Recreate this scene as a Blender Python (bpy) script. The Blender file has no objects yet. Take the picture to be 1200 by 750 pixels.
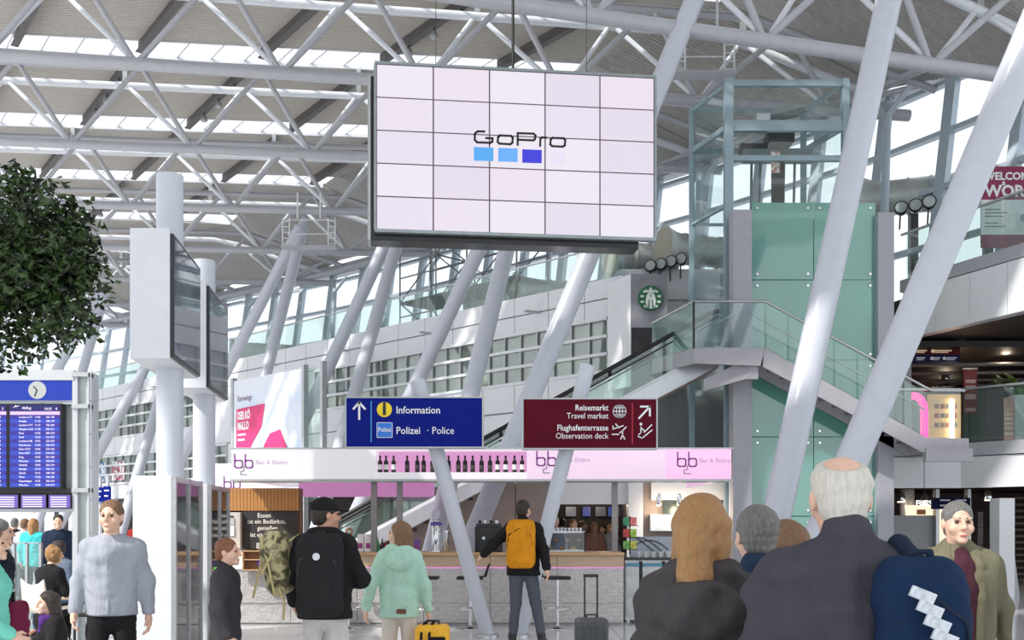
import bpy, math, random
import numpy as np
from mathutils import Vector, Matrix
random.seed(11)
SC = bpy.context.scene
COL = SC.collection
# ------------------------------------------------------------------ camera, sky, sun, exposure
F, HY, HC = 1200.0, 612.0, 1.6          # focal length in pixels, horizon row, eye height
cam_d = bpy.data.cameras.new('camera'); cam = bpy.data.objects.new('camera', cam_d); COL.objects.link(cam)
cam.location = (0, 0, HC); cam.rotation_euler = (math.pi/2, 0, 0)
cam_d.sensor_width = 36; cam_d.lens = 36; cam_d.shift_y = (HY-375)/1200; cam_d.clip_end = 400
SC.camera = cam
wd = bpy.data.worlds.new('sky'); SC.world = wd; wd.use_nodes = True
bg = wd.node_tree.nodes['Background']
bg.inputs[0].default_value = (0.90, 0.95, 1.0, 1); bg.inputs[1].default_value = 0.98
sun_d = bpy.data.lights.new('sun', 'SUN'); sun = bpy.data.objects.new('sun', sun_d); COL.objects.link(sun)
sun_d.energy = 4.0; sun_d.angle = math.radians(1.2); sun_d.color = (1.0, 0.96, 0.9)
sun.rotation_euler = Vector((-0.62, -0.42, 0.66)).to_track_quat('Z', 'Y').to_euler()
SC.view_settings.view_transform = 'Standard'; SC.view_settings.look = 'None'
SC.view_settings.gamma = 1; SC.view_settings.use_curve_mapping = False
SC.view_settings.exposure = 0.42
SC.cycles.use_denoising = True
SC.cycles.max_bounces = 8; SC.cycles.transparent_max_bounces = 24

def at(px, py, D): return Vector(((px-600)*D/F, D, HC+(HY-py)*D/F))
def X(px, D): return (px-600)*D/F
def Z(py, D): return HC+(HY-py)*D/F
def ordinal(n):
    w = ['first','second','third','fourth','fifth','sixth','seventh','eighth','ninth','tenth','eleventh','twelfth','thirteenth','fourteenth','fifteenth','sixteenth','seventeenth','eighteenth','nineteenth','twentieth']
    return w[n] if n < len(w) else '%dth' % (n+1)
# ------------------------------------------------------------------ materials
MC = {}
def lin(c): return tuple(((v/255)/12.92 if v/255 <= .04045 else ((v/255+.055)/1.055)**2.4) for v in c)
def mat(name, rgb, rough=.5, metal=0, var=.08, scale=6, bump=0, bscale=60, emit=0, ergb=None, alpha=1, stretch=None, rgb2=None, dim=.12, spec=.5):
    if name in MC: return MC[name]
    m = bpy.data.materials.new(name); m.use_nodes = True; nt = m.node_tree; b = nt.nodes['Principled BSDF']
    tc = nt.nodes.new('ShaderNodeTexCoord'); no = nt.nodes.new('ShaderNodeTexNoise'); no.inputs['Scale'].default_value = scale
    no.inputs['Detail'].default_value = 3
    src = tc.outputs['Object']
    if stretch:
        mp = nt.nodes.new('ShaderNodeMapping'); mp.inputs['Scale'].default_value = stretch; nt.links.new(src, mp.inputs[0]); src = mp.outputs[0]
    nt.links.new(src, no.inputs['Vector'])
    c = lin(rgb); c2 = lin(rgb2) if rgb2 else None
    if emit: c = tuple(v*dim for v in c); c2 = tuple(v*dim for v in c2) if c2 else None   # a lit panel's own surface is darker than its glow
    r = nt.nodes.new('ShaderNodeValToRGB')
    r.color_ramp.elements[0].position = .35 if not rgb2 else .44; r.color_ramp.elements[1].position = .65 if not rgb2 else .56
    r.color_ramp.elements[0].color = (*[max(0, v*(1-var)) for v in c], 1)
    r.color_ramp.elements[1].color = (*(c2 if c2 else [min(1, v*(1+var)) for v in c]), 1)
    nt.links.new(no.outputs['Fac'], r.inputs[0]); nt.links.new(r.outputs[0], b.inputs['Base Color'])
    b.inputs['Specular IOR Level'].default_value = spec; b.inputs['Roughness'].default_value = rough; b.inputs['Metallic'].default_value = metal
    if bump:
        n2 = nt.nodes.new('ShaderNodeTexNoise'); n2.inputs['Scale'].default_value = bscale; n2.inputs['Detail'].default_value = 4
        nt.links.new(src, n2.inputs['Vector'])
        bp = nt.nodes.new('ShaderNodeBump'); bp.inputs['Strength'].default_value = bump; bp.inputs['Distance'].default_value = .02
        nt.links.new(n2.outputs['Fac'], bp.inputs['Height']); nt.links.new(bp.outputs[0], b.inputs['Normal'])
    if emit:
        b.inputs['Emission Color'].default_value = (*lin(ergb or rgb), 1); b.inputs['Emission Strength'].default_value = emit
    if alpha < 1: b.inputs['Alpha'].default_value = alpha
    MC[name] = m; return m
def glass(name, tint, refl=.08, rough=.02, body=0, brgb=(200, 220, 215)):
    if name in MC: return MC[name]
    m = bpy.data.materials.new(name); m.use_nodes = True; nt = m.node_tree; nt.nodes.clear()
    out = nt.nodes.new('ShaderNodeOutputMaterial'); tr = nt.nodes.new('ShaderNodeBsdfTransparent'); gl = nt.nodes.new('ShaderNodeBsdfGlossy')
    tr.inputs[0].default_value = (*lin(tint), 1); gl.inputs['Roughness'].default_value = rough
    mx = nt.nodes.new('ShaderNodeMixShader'); mx.inputs[0].default_value = refl
    s = tr.outputs[0]
    if body:
        df = nt.nodes.new('ShaderNodeBsdfDiffuse')
        no = nt.nodes.new('ShaderNodeTexNoise'); no.inputs['Scale'].default_value = .8
        r = nt.nodes.new('ShaderNodeValToRGB'); c = lin(brgb)
        r.color_ramp.elements[0].color = (*[v*.92 for v in c], 1); r.color_ramp.elements[1].color = (*[min(1, v*1.08) for v in c], 1)
        tc = nt.nodes.new('ShaderNodeTexCoord'); nt.links.new(tc.outputs['Object'], no.inputs['Vector'])
        nt.links.new(no.outputs['Fac'], r.inputs[0]); nt.links.new(r.outputs[0], df.inputs[0])
        tl = nt.nodes.new('ShaderNodeBsdfTranslucent'); nt.links.new(r.outputs[0], tl.inputs[0])
        m0 = nt.nodes.new('ShaderNodeMixShader'); m0.inputs[0].default_value = .4
        nt.links.new(df.outputs[0], m0.inputs[1]); nt.links.new(tl.outputs[0], m0.inputs[2])
        m2 = nt.nodes.new('ShaderNodeMixShader'); m2.inputs[0].default_value = body
        nt.links.new(s, m2.inputs[1]); nt.links.new(m0.outputs[0], m2.inputs[2]); s = m2.outputs[0]
    nt.links.new(s, mx.inputs[1]); nt.links.new(gl.outputs[0], mx.inputs[2]); nt.links.new(mx.outputs[0], out.inputs[0])
    MC[name] = m; return m
# ------------------------------------------------------------------ mesh helpers
W = {}                                   # world position of every object (no parent is rotated)
def root(name, loc, label=None, cat=None, group=None, kind=None):
    o = bpy.data.objects.new(name, None); COL.objects.link(o); o.location = loc; o.empty_display_size = .2
    W[o.name] = Vector(loc); tag(o, label, cat, group, kind); return o
def tag(o, label=None, cat=None, group=None, kind=None):
    if label: o['label'] = label
    if cat: o['category'] = cat
    if group: o['group'] = group
    if kind: o['kind'] = kind
    return o
def place(o, loc, parent=None):
    loc = Vector(loc)
    if parent is not None: o.parent = parent; o.location = loc-W[parent.name]
    else: o.location = loc
    W[o.name] = loc; return o
class MB:
    def __init__(s): s.v = []; s.f = []; s.sm = []
    def add(s, vs, fs, smooth=False):
        n = len(s.v); s.v += [tuple(p) for p in vs]; s.f += [tuple(i+n for i in q) for q in fs]; s.sm += [smooth]*len(fs); return s
    def obox(s, c, ax, ay, az):          # oriented box from half-axis vectors
        c = Vector(c); vs = [c+ax*i+ay*j+az*k for i in (-1, 1) for j in (-1, 1) for k in (-1, 1)]
        return s.add(vs, [(0,1,3,2),(4,6,7,5),(0,4,5,1),(2,3,7,6),(0,2,6,4),(1,5,7,3)])
    def box(s, x0, x1, y0, y1, z0, z1):
        return s.obox(((x0+x1)/2, (y0+y1)/2, (z0+z1)/2), Vector(((x1-x0)/2, 0, 0)), Vector((0, (y1-y0)/2, 0)), Vector((0, 0, (z1-z0)/2)))
    def bar(s, p0, p1, w, h, up=(0, 0, 1)):
        p0 = Vector(p0); p1 = Vector(p1); d = (p1-p0); a = d.normalized(); up = Vector(up)
        side = a.cross(up)
        if side.length < 1e-4: side = a.cross(Vector((0, 1, 0)))
        side.normalize(); u = side.cross(a).normalized()
        return s.obox((p0+p1)/2, d/2, side*w/2, u*h/2)
    def tube(s, p0, p1, r0, r1=None, n=12, caps=True):
        p0 = Vector(p0); p1 = Vector(p1); r1 = r0 if r1 is None else r1
        a = (p1-p0).normalized(); e = a.orthogonal().normalized(); g = a.cross(e)
        ring = lambda p, r: [p+(e*math.cos(2*math.pi*i/n)+g*math.sin(2*math.pi*i/n))*r for i in range(n)]
        s.add(ring(p0, r0)+ring(p1, r1), [(i, (i+1) % n, n+(i+1) % n, n+i) for i in range(n)], True)
        if caps:
            s.add(ring(p0, r0), [tuple(range(n))[::-1]]); s.add(ring(p1, r1), [tuple(range(n))])
        return s
    def path(s, pts, r, n=8):
        pts = [Vector(p) for p in pts]; rings = []; e = None
        for i, p in enumerate(pts):
            a = ((pts[min(i+1, len(pts)-1)]-p).normalized() if i < len(pts)-1 else Vector((0, 0, 0)))+((p-pts[i-1]).normalized() if i else Vector((0, 0, 0)))
            a.normalize()
            e = a.orthogonal().normalized() if e is None else (e-a*e.dot(a)).normalized()
            g = a.cross(e); rr = r[i] if isinstance(r, (list, tuple)) else r
            rings.append([p+(e*math.cos(2*math.pi*k/n)+g*math.sin(2*math.pi*k/n))*rr for k in range(n)])
        fs = []
        for i in range(len(pts)-1):
            fs += [(i*n+k, i*n+(k+1) % n, (i+1)*n+(k+1) % n, (i+1)*n+k) for k in range(n)]
        s.add(sum(rings, []), fs, True); s.add(rings[0], [tuple(range(n))[::-1]]); s.add(rings[-1], [tuple(range(n))]); return s
    def lathe(s, c, prof, n=16, axis=(0, 0, 1)):   # prof: (radius, along axis)
        c = Vector(c); a = Vector(axis).normalized(); e = a.orthogonal().normalized(); g = a.cross(e); vs = []
        for r, z in prof: vs += [c+a*z+(e*math.cos(2*math.pi*k/n)+g*math.sin(2*math.pi*k/n))*r for k in range(n)]
        fs = []
        for i in range(len(prof)-1): fs += [(i*n+k, i*n+(k+1) % n, (i+1)*n+(k+1) % n, (i+1)*n+k) for k in range(n)]
        s.add(vs, fs, True)
        s.add(vs[:n], [tuple(range(n))[::-1]]); s.add(vs[-n:], [tuple(range(n))]); return s
    def prism(s, pts, dv):               # planar polygon pushed along dv
        pts = [Vector(p) for p in pts]; dv = Vector(dv); n = len(pts)
        return s.add(pts+[p+dv for p in pts], [tuple(range(n))[::-1], tuple(range(n, 2*n))]+[(i, (i+1) % n, n+(i+1) % n, n+i) for i in range(n)])
    def ell(s, c, r, nu=12, nv=8):
        c = Vector(c); vs = [c+Vector((0, 0, -r[2]))]
        for j in range(1, nv):
            t = -math.pi/2+math.pi*j/nv
            vs += [c+Vector((r[0]*math.cos(t)*math.cos(2*math.pi*i/nu), r[1]*math.cos(t)*math.sin(2*math.pi*i/nu), r[2]*math.sin(t))) for i in range(nu)]
        vs.append(c+Vector((0, 0, r[2]))); fs = [(0, 1+(i+1) % nu, 1+i) for i in range(nu)]
        for j in range(nv-2): fs += [(1+j*nu+i, 1+j*nu+(i+1) % nu, 1+(j+1)*nu+(i+1) % nu, 1+(j+1)*nu+i) for i in range(nu)]
        L = len(vs)-1; fs += [(1+(nv-2)*nu+i, 1+(nv-2)*nu+(i+1) % nu, L) for i in range(nu)]
        return s.add(vs, fs, True)
    def grid(s, rows, smooth=True):
        m = len(rows[0]); vs = sum([list(r) for r in rows], [])
        return s.add(vs, [(i*m+j, i*m+j+1, (i+1)*m+j+1, (i+1)*m+j) for i in range(len(rows)-1) for j in range(m-1)], smooth)
    def build(s, name, m, parent=None, bevel=0, label=None, cat=None, group=None, kind=None):
        a = np.array(s.v); o3 = Vector(((a[:, 0].min()+a[:, 0].max())/2, (a[:, 1].min()+a[:, 1].max())/2, a[:, 2].min()))
        me = bpy.data.meshes.new(name); me.from_pydata([tuple(Vector(p)-o3) for p in s.v], [], s.f)
        me.polygons.foreach_set('use_smooth', s.sm); me.materials.append(m); me.update()
        o = bpy.data.objects.new(name, me); COL.objects.link(o); place(o, o3, parent); tag(o, label, cat, group, kind)
        if bevel:
            b = o.modifiers.new('bevel', 'BEVEL'); b.width = bevel; b.segments = 2; b.limit_method = 'ANGLE'
        return o
def inst(src, loc, parent=None, rz=0, name=None, label=None, cat=None, group=None, m=None):   # shares mesh data
    o = src.copy(); COL.objects.link(o)
    if name: o.name = name
    o.parent = None; o.rotation_euler = (0, 0, rz); place(o, loc, parent); tag(o, label, cat, group); return o
BM = {}
def piece(name, size, loc, m, parent, rz=0, bevel=0):    # box piece whose mesh is shared between alike pieces; loc = base centre
    key = (name, tuple(round(v, 3) for v in size), m.name, bevel)
    if key not in BM:
        me = bpy.data.meshes.new(name); x, y, z = size[0]/2, size[1]/2, size[2]
        me.from_pydata([(i*x, j*y, k*z) for i in (-1, 1) for j in (-1, 1) for k in (0, 1)], [], [(0,1,3,2),(4,6,7,5),(0,4,5,1),(2,3,7,6),(0,2,6,4),(1,5,7,3)])
        me.materials.append(m); me.update(); BM[key] = me
    o = bpy.data.objects.new(name, BM[key]); COL.objects.link(o); o.rotation_euler = (0, 0, rz); place(o, loc, parent)
    if bevel:
        b = o.modifiers.new('bevel', 'BEVEL'); b.width = bevel; b.segments = 2
    return o
PENDING = []
def text(s, size, loc, parent, m, rz=0, align='LEFT', name='lettering', bold=0, sx=1, extrude=.002):
    PENDING.append((s, size, Vector(loc), parent, m, rz, align, name, bold, sx, extrude))
def flush_text():
    tmp = []
    for (s, size, loc, parent, m, rz, align, name, bold, sx, ex) in PENDING:
        c = bpy.data.curves.new(name, 'FONT'); c.body = s; c.size = size; c.align_x = align; c.extrude = ex; c.offset = bold; c.resolution_u = 2
        o = bpy.data.objects.new('tmp', c); COL.objects.link(o); tmp.append(o)
    dg = bpy.context.evaluated_depsgraph_get(); dg.update()
    for o, (s, size, loc, parent, m, rz, align, name, bold, sx, ex) in zip(tmp, PENDING):
        me = bpy.data.meshes.new_from_object(o.evaluated_get(dg)); me.name = name
        me.transform(Matrix.Diagonal((sx, 1, 1, 1))); me.materials.clear(); me.materials.append(m)
        n = bpy.data.objects.new(name, me); COL.objects.link(n); n.rotation_euler = (math.pi/2, 0, rz); place(n, loc, parent)
    for o in tmp:
        c = o.data; bpy.data.objects.remove(o); bpy.data.curves.remove(c)
    PENDING.clear()
def ribbon(lines, w, org, ux, uz, name, m, parent, t=.006):   # flat strokes in the plane (ux, uz)
    mb = MB(); ux = Vector(ux); uz = Vector(uz); nrm = ux.cross(uz).normalized()
    for ln in lines:
        for i in range(len(ln)-1):
            a = Vector(org)+ux*ln[i][0]+uz*ln[i][1]; b = Vector(org)+ux*ln[i+1][0]+uz*ln[i+1][1]
            d = (b-a).normalized(); mb.bar(a-d*w*.45, b+d*w*.45, w, t, up=nrm)
    return mb.build(name, m, parent)
# ------------------------------------------------------------------ colours
white_paint = mat('white_paint', (222, 224, 228), .35, var=.03)
column_paint = mat('column_paint', (196, 200, 210), .3, var=.02)
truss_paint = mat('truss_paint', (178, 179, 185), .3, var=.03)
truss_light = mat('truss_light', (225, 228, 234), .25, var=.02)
deck_mat = mat('roof_deck', (200, 195, 188), .55, var=.015, scale=.6)
beam_mat = mat('backlit_beam', (96, 92, 92), .5)  # dark tone holds the shade of rafters seen against bright skylights
panel_white = mat('panel_white', (226, 227, 231), .4, var=.025, scale=1.2)
panel_grey = mat('panel_grey', (176, 178, 184), .4, var=.03)
grey_post = mat('grey_post', (168, 168, 176), .4, var=.03)
steel = mat('brushed_steel', (190, 192, 194), .3, .8, var=.06, scale=20)
chrome = mat('chrome', (220, 222, 224), .12, 1, var=.02)
alu = mat('aluminium', (178, 182, 184), .4, .5, var=.04)
dark_metal = mat('dark_metal', (52, 53, 56), .4, .4)
black_rubber = mat('black_rubber', (26, 26, 28), .5)
black_gloss = mat('black_gloss', (18, 18, 20), .2)
clear_glass = glass('clear_glass', (248, 252, 251), .06)
facade_glass = glass('facade_glass', (253, 254, 255), .03)
rail_glass = glass('rail_glass', (240, 249, 246), .09, body=.04)
sky_glass = glass('skylight_glass', (254, 254, 255), .03, body=.12, brgb=(245, 248, 255))
green_glass = glass('green_glass', (120, 190, 165), .15, .05, body=.8, brgb=(142, 210, 196))
window_glass = glass('window_glass', (236, 242, 240), .18)
facade_steel = mat('facade_steel', (178, 190, 200), .4, .2, var=.04)
wood = mat('light_wood', (206, 166, 120), .4, var=.14, scale=3, stretch=(1, 1, 14))
wood_slat = mat('slat_wood', (176, 124, 72), .45, var=.2, scale=5, stretch=(30, 1, 1))
brown_wall = mat('brown_wall', (150, 134, 126), .5, var=.04)
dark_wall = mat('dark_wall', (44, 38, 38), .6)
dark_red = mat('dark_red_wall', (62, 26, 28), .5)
floor_mat = mat('floor_stone', (206, 206, 208), .13, var=.05, scale=3)
joint_mat = mat('floor_joint', (170, 170, 172), .5)
# ------------------------------------------------------------------ floor
fl = MB().box(-40, 40, 1.0, 75, -.2, -.012).build('floor', joint_mat); fl['kind'] = 'structure'
for i in range(-8, 8):
    for j in range(9):
        piece('tile', (1.49, 1.49, .012), (i*1.5+.75, 4.75+j*1.5, -.012), floor_mat, fl)
tm = MB()
for (x0, x1, y0, y1) in [(-40, -12.005, 1, 75), (12.005, 40, 1, 75), (-12, 12, 1, 3.99), (-12, 12, 17.51, 75)]: tm.box(x0, x1, y0, y1, -.012, 0)
tm.build('far_floor', floor_mat, fl)
# ------------------------------------------------------------------ glazed outer wall (plan curve)
FAC = [Vector(p)*1.1 for p in [(13.2, 16.0), (10.9, 22.1), (9.2, 25.2), (5.8, 29.6), (1.9, 33.9), (-2.2, 38.3), (-6.6, 42.6), (-13.4, 48.0), (-22, 54.5), (-34, 62)]]
def fac_at(s):
    for i in range(len(FAC)-1):
        L = (FAC[i+1]-FAC[i]).length
        if s <= L: return FAC[i].lerp(FAC[i+1], s/L), (FAC[i+1]-FAC[i]).normalized()
        s -= L
    return FAC[-1], (FAC[-1]-FAC[-2]).normalized()
FL = sum((FAC[i+1]-FAC[i]).length for i in range(len(FAC)-1))
# ------------------------------------------------------------------ roof grid: rows k run left to right, sheared in depth
UX, UY, SH, VS, PU = math.cos(math.radians(5)), math.sin(math.radians(5)), -.73, 5.25, 3.5
UM = {}
SLOPE = {-1: (11.3, 5.6, -.1), 0: (11.8, 5.6, -.1), 1: (12.62, 5.7, -.03), 2: (12.72, 5, -.01)}
def zb(k, u):
    k0 = math.floor(k); f = k-k0
    def one(q, u):
        z, u0, sl = SLOPE.get(q, (12.66, 5, 0)); return z+sl*(u-u0)
    return one(k0, u)*(1-f)+one(k0+1, u)*f
def R(u, k, dz=0, dv=0):
    v = (k-1)*VS+dv
    if dz > .5 and UM:                     # the roof comes down towards the glazed wall
        kk = k+dv/VS; k0 = math.floor(kk); e = UM.get(k0, 12)*(1-kk+k0)+UM.get(k0+1, 12)*(kk-k0)
        f = min(1, max(0, (e-u)/4.5)); dz *= .3+.7*f
    return Vector((-9.17+u*UX+SH*v, 25+u*UY+v, zb(k+dv/VS, u)+dz))
def umax(k):
    best = 30
    for i in range(400):
        u = -8+i*.12; p = R(u, k)
        for j in range(len(FAC)-1):
            a, b = FAC[j], FAC[j+1]
            if min(a.y, b.y) <= p.y <= max(a.y, b.y):
                xw = a.x+(b.x-a.x)*(p.y-a.y)/(b.y-a.y)
                if p.x > xw-.35: return u
    return best
KS = range(0, 7); TOPZ, DECKZ, HW = 2.07, 2.9, .6
UM.update({k: umax(k) for k in range(-5, 9)})
UMIN = -8.75
ceil = root('ceiling', R(0, 2, DECKZ), kind='structure')
for k in range(0, 7):                      # corrugated roof deck, one panel per bay
    v0, v1 = .55, VS-.55; n = 34; mb = MB()
    us0 = [UMIN, UM[k]]; us1 = [UMIN, UM[k+1]]; rows = []
    for i in range(n*4+1):
        f = i/(n*4); dv = v0+(v1-v0)*f; h = (0, .1, .1, 0)[i % 4]
        ue = UM[k]*(1-f)+UM[k+1]*f
        rows.append([R(UMIN+(ue-4.5-UMIN)*g, k, DECKZ+h, dv) for g in (0, .5, 1)]+[R(ue-4.5*(1-g), k, DECKZ+h, dv) for g in (.33, .66, 1)])
    mb.grid([r[:3] for r in rows], False); mb.build('deck_panel', deck_mat, ceil)
    MB().grid([r[2:] for r in rows], False).build('eaves_panel', mat('eaves_dark', (182, 178, 174), .6), ceil)
    mb = MB()                              # upper skin: the deck has thickness
    rows = [[p+Vector((0, 0, .16)) for p in r] for r in (rows[0], rows[-1])]; mb.grid(rows, False); mb.build('deck_cover', deck_mat, ceil)
for k in range(0, 8):                      # skylight strips with single panes and bars
    u = UMIN; i = 0; bar = MB(); um = min(UM[k], 30)-4.5
    while u < um-.9:
        mb = MB(); a, b = u+.03, u+.97
        lo = [R(a, k, DECKZ+.1, -.52), R(b, k, DECKZ+.1, -.52)]; hi = [R(a, k, DECKZ+.1, .52), R(b, k, DECKZ+.1, .52)]
        mb.prism([lo[0], lo[1], hi[1], hi[0]], (0, 0, .02)); mb.build('pane', sky_glass, ceil)
        bar.bar(R(u, k, DECKZ+.1, -.55), R(u, k, DECKZ+.1, .55), .05, .06); u += 1.0
    for q in range(12):
        ua, ub = UMIN+(um-UMIN)*q/12, UMIN+(um-UMIN)*(q+1)/12
        for w in (-.56, .56): bar.bar(R(ua, k, DECKZ+.08, w), R(ub, k, DECKZ+.08, w), .05, .2)
    bar.build('skylight_frame', white_paint, ceil)
    MB().grid([[R(um+4.5*q/3, k, DECKZ+.1, w) for q in range(4)] for w in (-.6, .6)], False).build('eaves_panel', mat('eaves_dark', (182, 178, 174), .6), ceil)
for k in range(0, 7):                      # rafters between the strips, backlit shade in their colour
    for j in range(-3, 8):
        u = PU*(j+.5)
        if u < UMIN or u > min(UM[k], UM[k+1])-4.4: continue
        mb = MB(); p0, p1 = R(u, k, DECKZ-.18, HW), R(u, k, DECKZ-.18, VS-.5)
        mb.bar(p0, p1, .05, .3); mb.bar(p0-Vector((0, 0, .15)), p1-Vector((0, 0, .15)), .2, .03); mb.build('rafter', beam_mat, ceil)
for k in range(0, 8):                      # tubular triangular trusses
    um = min(UM[k], 30)
    rt = root('roof_truss', R(5, k), 'white tubular roof truss, %s row counting away from the camera' % ordinal(k), 'truss', 'roof trusses')
    rb = .15 if k < 2 else .135
    MB().tube(R(UMIN, k), R(um, k), rb, n=12).build('bottom_chord', truss_paint, rt)
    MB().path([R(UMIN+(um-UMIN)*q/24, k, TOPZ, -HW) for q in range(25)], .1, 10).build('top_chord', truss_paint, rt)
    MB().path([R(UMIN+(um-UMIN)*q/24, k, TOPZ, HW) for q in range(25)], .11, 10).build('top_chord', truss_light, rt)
    for j in range(-3, 9):
        un = PU*j
        if un > um: continue
        for sgn in (-1, 1):
            ua = un+sgn*PU/2
            if ua > um or ua < UMIN: continue
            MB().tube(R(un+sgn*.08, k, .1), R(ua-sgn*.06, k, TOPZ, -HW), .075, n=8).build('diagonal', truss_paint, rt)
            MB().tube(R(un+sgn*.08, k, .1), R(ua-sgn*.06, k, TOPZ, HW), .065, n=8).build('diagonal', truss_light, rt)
        if j % 2 == 0: MB().bar(R(un+PU/2, k, TOPZ, HW), R(un+PU/2, k, DECKZ, HW), .14, .14).build('bearing_block', alu, rt)
for k in range(-5, 0):                     # the hall's roof goes on over the camera
    xl = -15.5; f0 = lambda u, q, dv: (lambda p: Vector((p.x, p.y, 15.4)))(R(u, q, 0, dv))
    ul = lambda q: (xl+9.17-SH*(q-1)*VS)/UX; ur = lambda q: (15+9.17-SH*(q-1)*VS)/UX
    mb = MB(); mb.prism([f0(ul(k), k, .55), f0(ur(k), k, .55), f0(ur(k+1), k+1, -.55), f0(ul(k+1), k+1, -.55)], (0, 0, .16)); mb.build('deck_panel', deck_mat, ceil)
    mb = MB(); mb.prism([f0(ul(k), k, -.55), f0(ur(k), k, -.55), f0(ur(k), k, .55), f0(ul(k), k, .55)], (0, 0, .03)); mb.build('pane', sky_glass, ceil)
# ------------------------------------------------------------------ glazed outer wall geometry
def fac3(s, z):                            # leans outwards with height
    p, d = fac_at(s); nrm = Vector((d.y, -d.x)); nrm = nrm if nrm.x > 0 else -nrm
    q = p+nrm*((z-13)*.16); return Vector((q.x, q.y, z))
win = root('window_1', (*fac_at(25)[0], 6.4), kind='structure')
s = .5; rowsz = [6.6, 8.5, 9.95, 11.4, 12.75]
while s < FL-2.2:
    ds = 2.1
    for i in range(len(rowsz)-1):
        mb = MB(); mb.prism([fac3(s+.1, rowsz[i]+.05), fac3(s+ds-.1, rowsz[i]+.05), fac3(s+ds-.1, rowsz[i+1]-.05), fac3(s+.1, rowsz[i+1]-.05)], (.01, .01, 0)); mb.build('pane', facade_glass, win)
    mb = MB(); p, d = fac_at(s); mb.bar(fac3(s, 6.5), fac3(s, 13.1), .2, .3, up=(d.x, d.y, 0)); mb.build('mullion', facade_steel, win)
    s += ds
for z in rowsz:
    mb = MB(); pts = [fac3(.5+i*2.1, z) for i in range(int((FL-1)/2.1))]
    for a, b in zip(pts, pts[1:]): mb.bar(a, b, .22, .12)
    mb.build('transom', facade_steel, win)
mb = MB(); pts = [fac3(i*2.1, 13.25) for i in range(int(FL/2.1))]
for a, b in zip(pts, pts[1:]): mb.bar(a, b, .5, .45)
e = mb.build('eaves_beam', panel_grey, ceil)
mb = MB(); pts = [fac3(i*2.1, 12.9)+Vector((-.8, -.6, 0)) for i in range(int(FL/2.1))]
mb.path(pts, .13, 8); mb.build('eaves_tube', truss_paint, ceil)
for s_ in (9.5, 16, 22.5, 29, 35.5, 42):    # slim Y-headed posts standing in front of the glazing
    p = fac3(s_, 7); q = Vector((p.x-1.0, p.y-.9, 6.5)); t_ = Vector((p.x-.8, p.y-.7, 11.6))
    nm = ['right-hand', 'second from the right', 'third from the right', 'fourth from the right', 'fifth from the right', 'leftmost'][[9.5, 16, 22.5, 29, 35.5, 42].index(s_)]
    rt = root('facade_post', q, 'slim grey Y-headed post before the window wall, %s' % nm, 'post', 'facade posts')
    MB().tube(q, t_, .1, .1, 10).build('shaft', facade_steel, rt)
    d = fac_at(s_)[1]*.5
    for sg in (-1, 1): MB().tube(t_, t_+Vector((d.x*sg+.2, d.y*sg+.1, .6)), .07, n=8).build('fork_arm', facade_steel, rt)
# ------------------------------------------------------------------ upper gallery floor and gallery wall
G0 = Vector((2.9, 26.5)); GD = Vector((-1, 1)).normalized(); GRZ = math.atan2(GD.y, GD.x); GN = Vector((-1, -1)).normalized()
def g(t, z, out=0): q = G0+GD*t+GN*out; return Vector((q.x, q.y, z))
mb = MB()
inner = [g(t, 0) for t in (0, 10, 20, 30, 40)]; poly = [Vector((p.x, p.y, 6.2)) for p in inner]+[Vector((p.x, p.y, 6.2)) for p in reversed(FAC[1:9])]
mb.prism([p+Vector((.25, .25, 0)) for p in poly[:5]]+poly[5:], (0, 0, .3)); o = mb.build('floor_upper', panel_grey); o['kind'] = 'structure'
gw = root('wall_gallery', g(15, 0), kind='structure')
def prow(t0, t1, w, z0, z1, m, name='panel', out=0, th=.08):
    t = t0
    while t < t1-.05:
        ww = min(w, t1-t); p = g(t+ww/2, z0+.01, out); piece(name, (ww-.025, th, z1-z0-.02), p, m, gw, GRZ); t += w
def slab(t0, t1, z0, z1, m, name, out=0, th=.2):
    p = g((t0+t1)/2, z0, out); piece(name, (t1-t0, th, z1-z0), p, m, gw, GRZ)
slab(0, 44, 7.0, 7.97, panel_grey, 'parapet_core', -.15)
slab(0, 44, 4.3, 5.5, panel_grey, 'parapet_core', -.15)
prow(0, 44, 1.32, 7.48, 8.0, panel_white); prow(0, 44, 1.32, 6.98, 7.46, panel_white)
prow(0, 44, 1.32, 4.75, 5.52, panel_white); prow(12, 44, 1.32, 2.7, 3.35, panel_white)
prow(0, 12, 1.98, 2.7, 4.72, panel_white)
room_back = mat('beige_room_wall', (236, 226, 206), .7, var=.3, scale=.9); room_dark = mat('office_dark', (70, 70, 74), .7)
slab(0, 44, 5.4, 7.1, room_back, 'room_wall', -.5); slab(0, 44, 6.96, 7.05, room_dark, 'room_ceiling', -.3, .5); slab(0, 44, 5.42, 5.5, room_dark, 'room_floor', -.3, .5)
def windows(t0, t1, w, z0, z1, nr, gm=window_glass):
    n = int((t1-t0)/w); h = (z1-z0)/nr
    for i in range(n):
        for r in range(nr):
            piece('pane', (w-.07, .02, h-.06), g(t0+(i+.5)*w, z0+r*h+.03, .0), gm, gw, GRZ)
    for i in range(n+1): piece('mullion', (.05, .1, z1-z0), g(t0+i*w, z0, .02), alu, gw, GRZ)
    for r in range(nr+1): slab(t0, t0+n*w, z0+r*h-.04, z0+r*h+.04, white_paint, 'transom', .04, .12)
windows(.5, 14, .64, 5.55, 6.95, 3); windows(21, 43, .8, 5.55, 6.95, 3); windows(20, 43, .8, 3.4, 4.7, 3)
slab(14, 21, 5.5, 6.97, panel_white, 'panel', 0, .1); slab(12, 20, 3.35, 4.72, panel_white, 'panel', 0, .1)
slab(12, 44, 3.3, 4.75, room_back, 'room_wall', -1.5)
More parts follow.
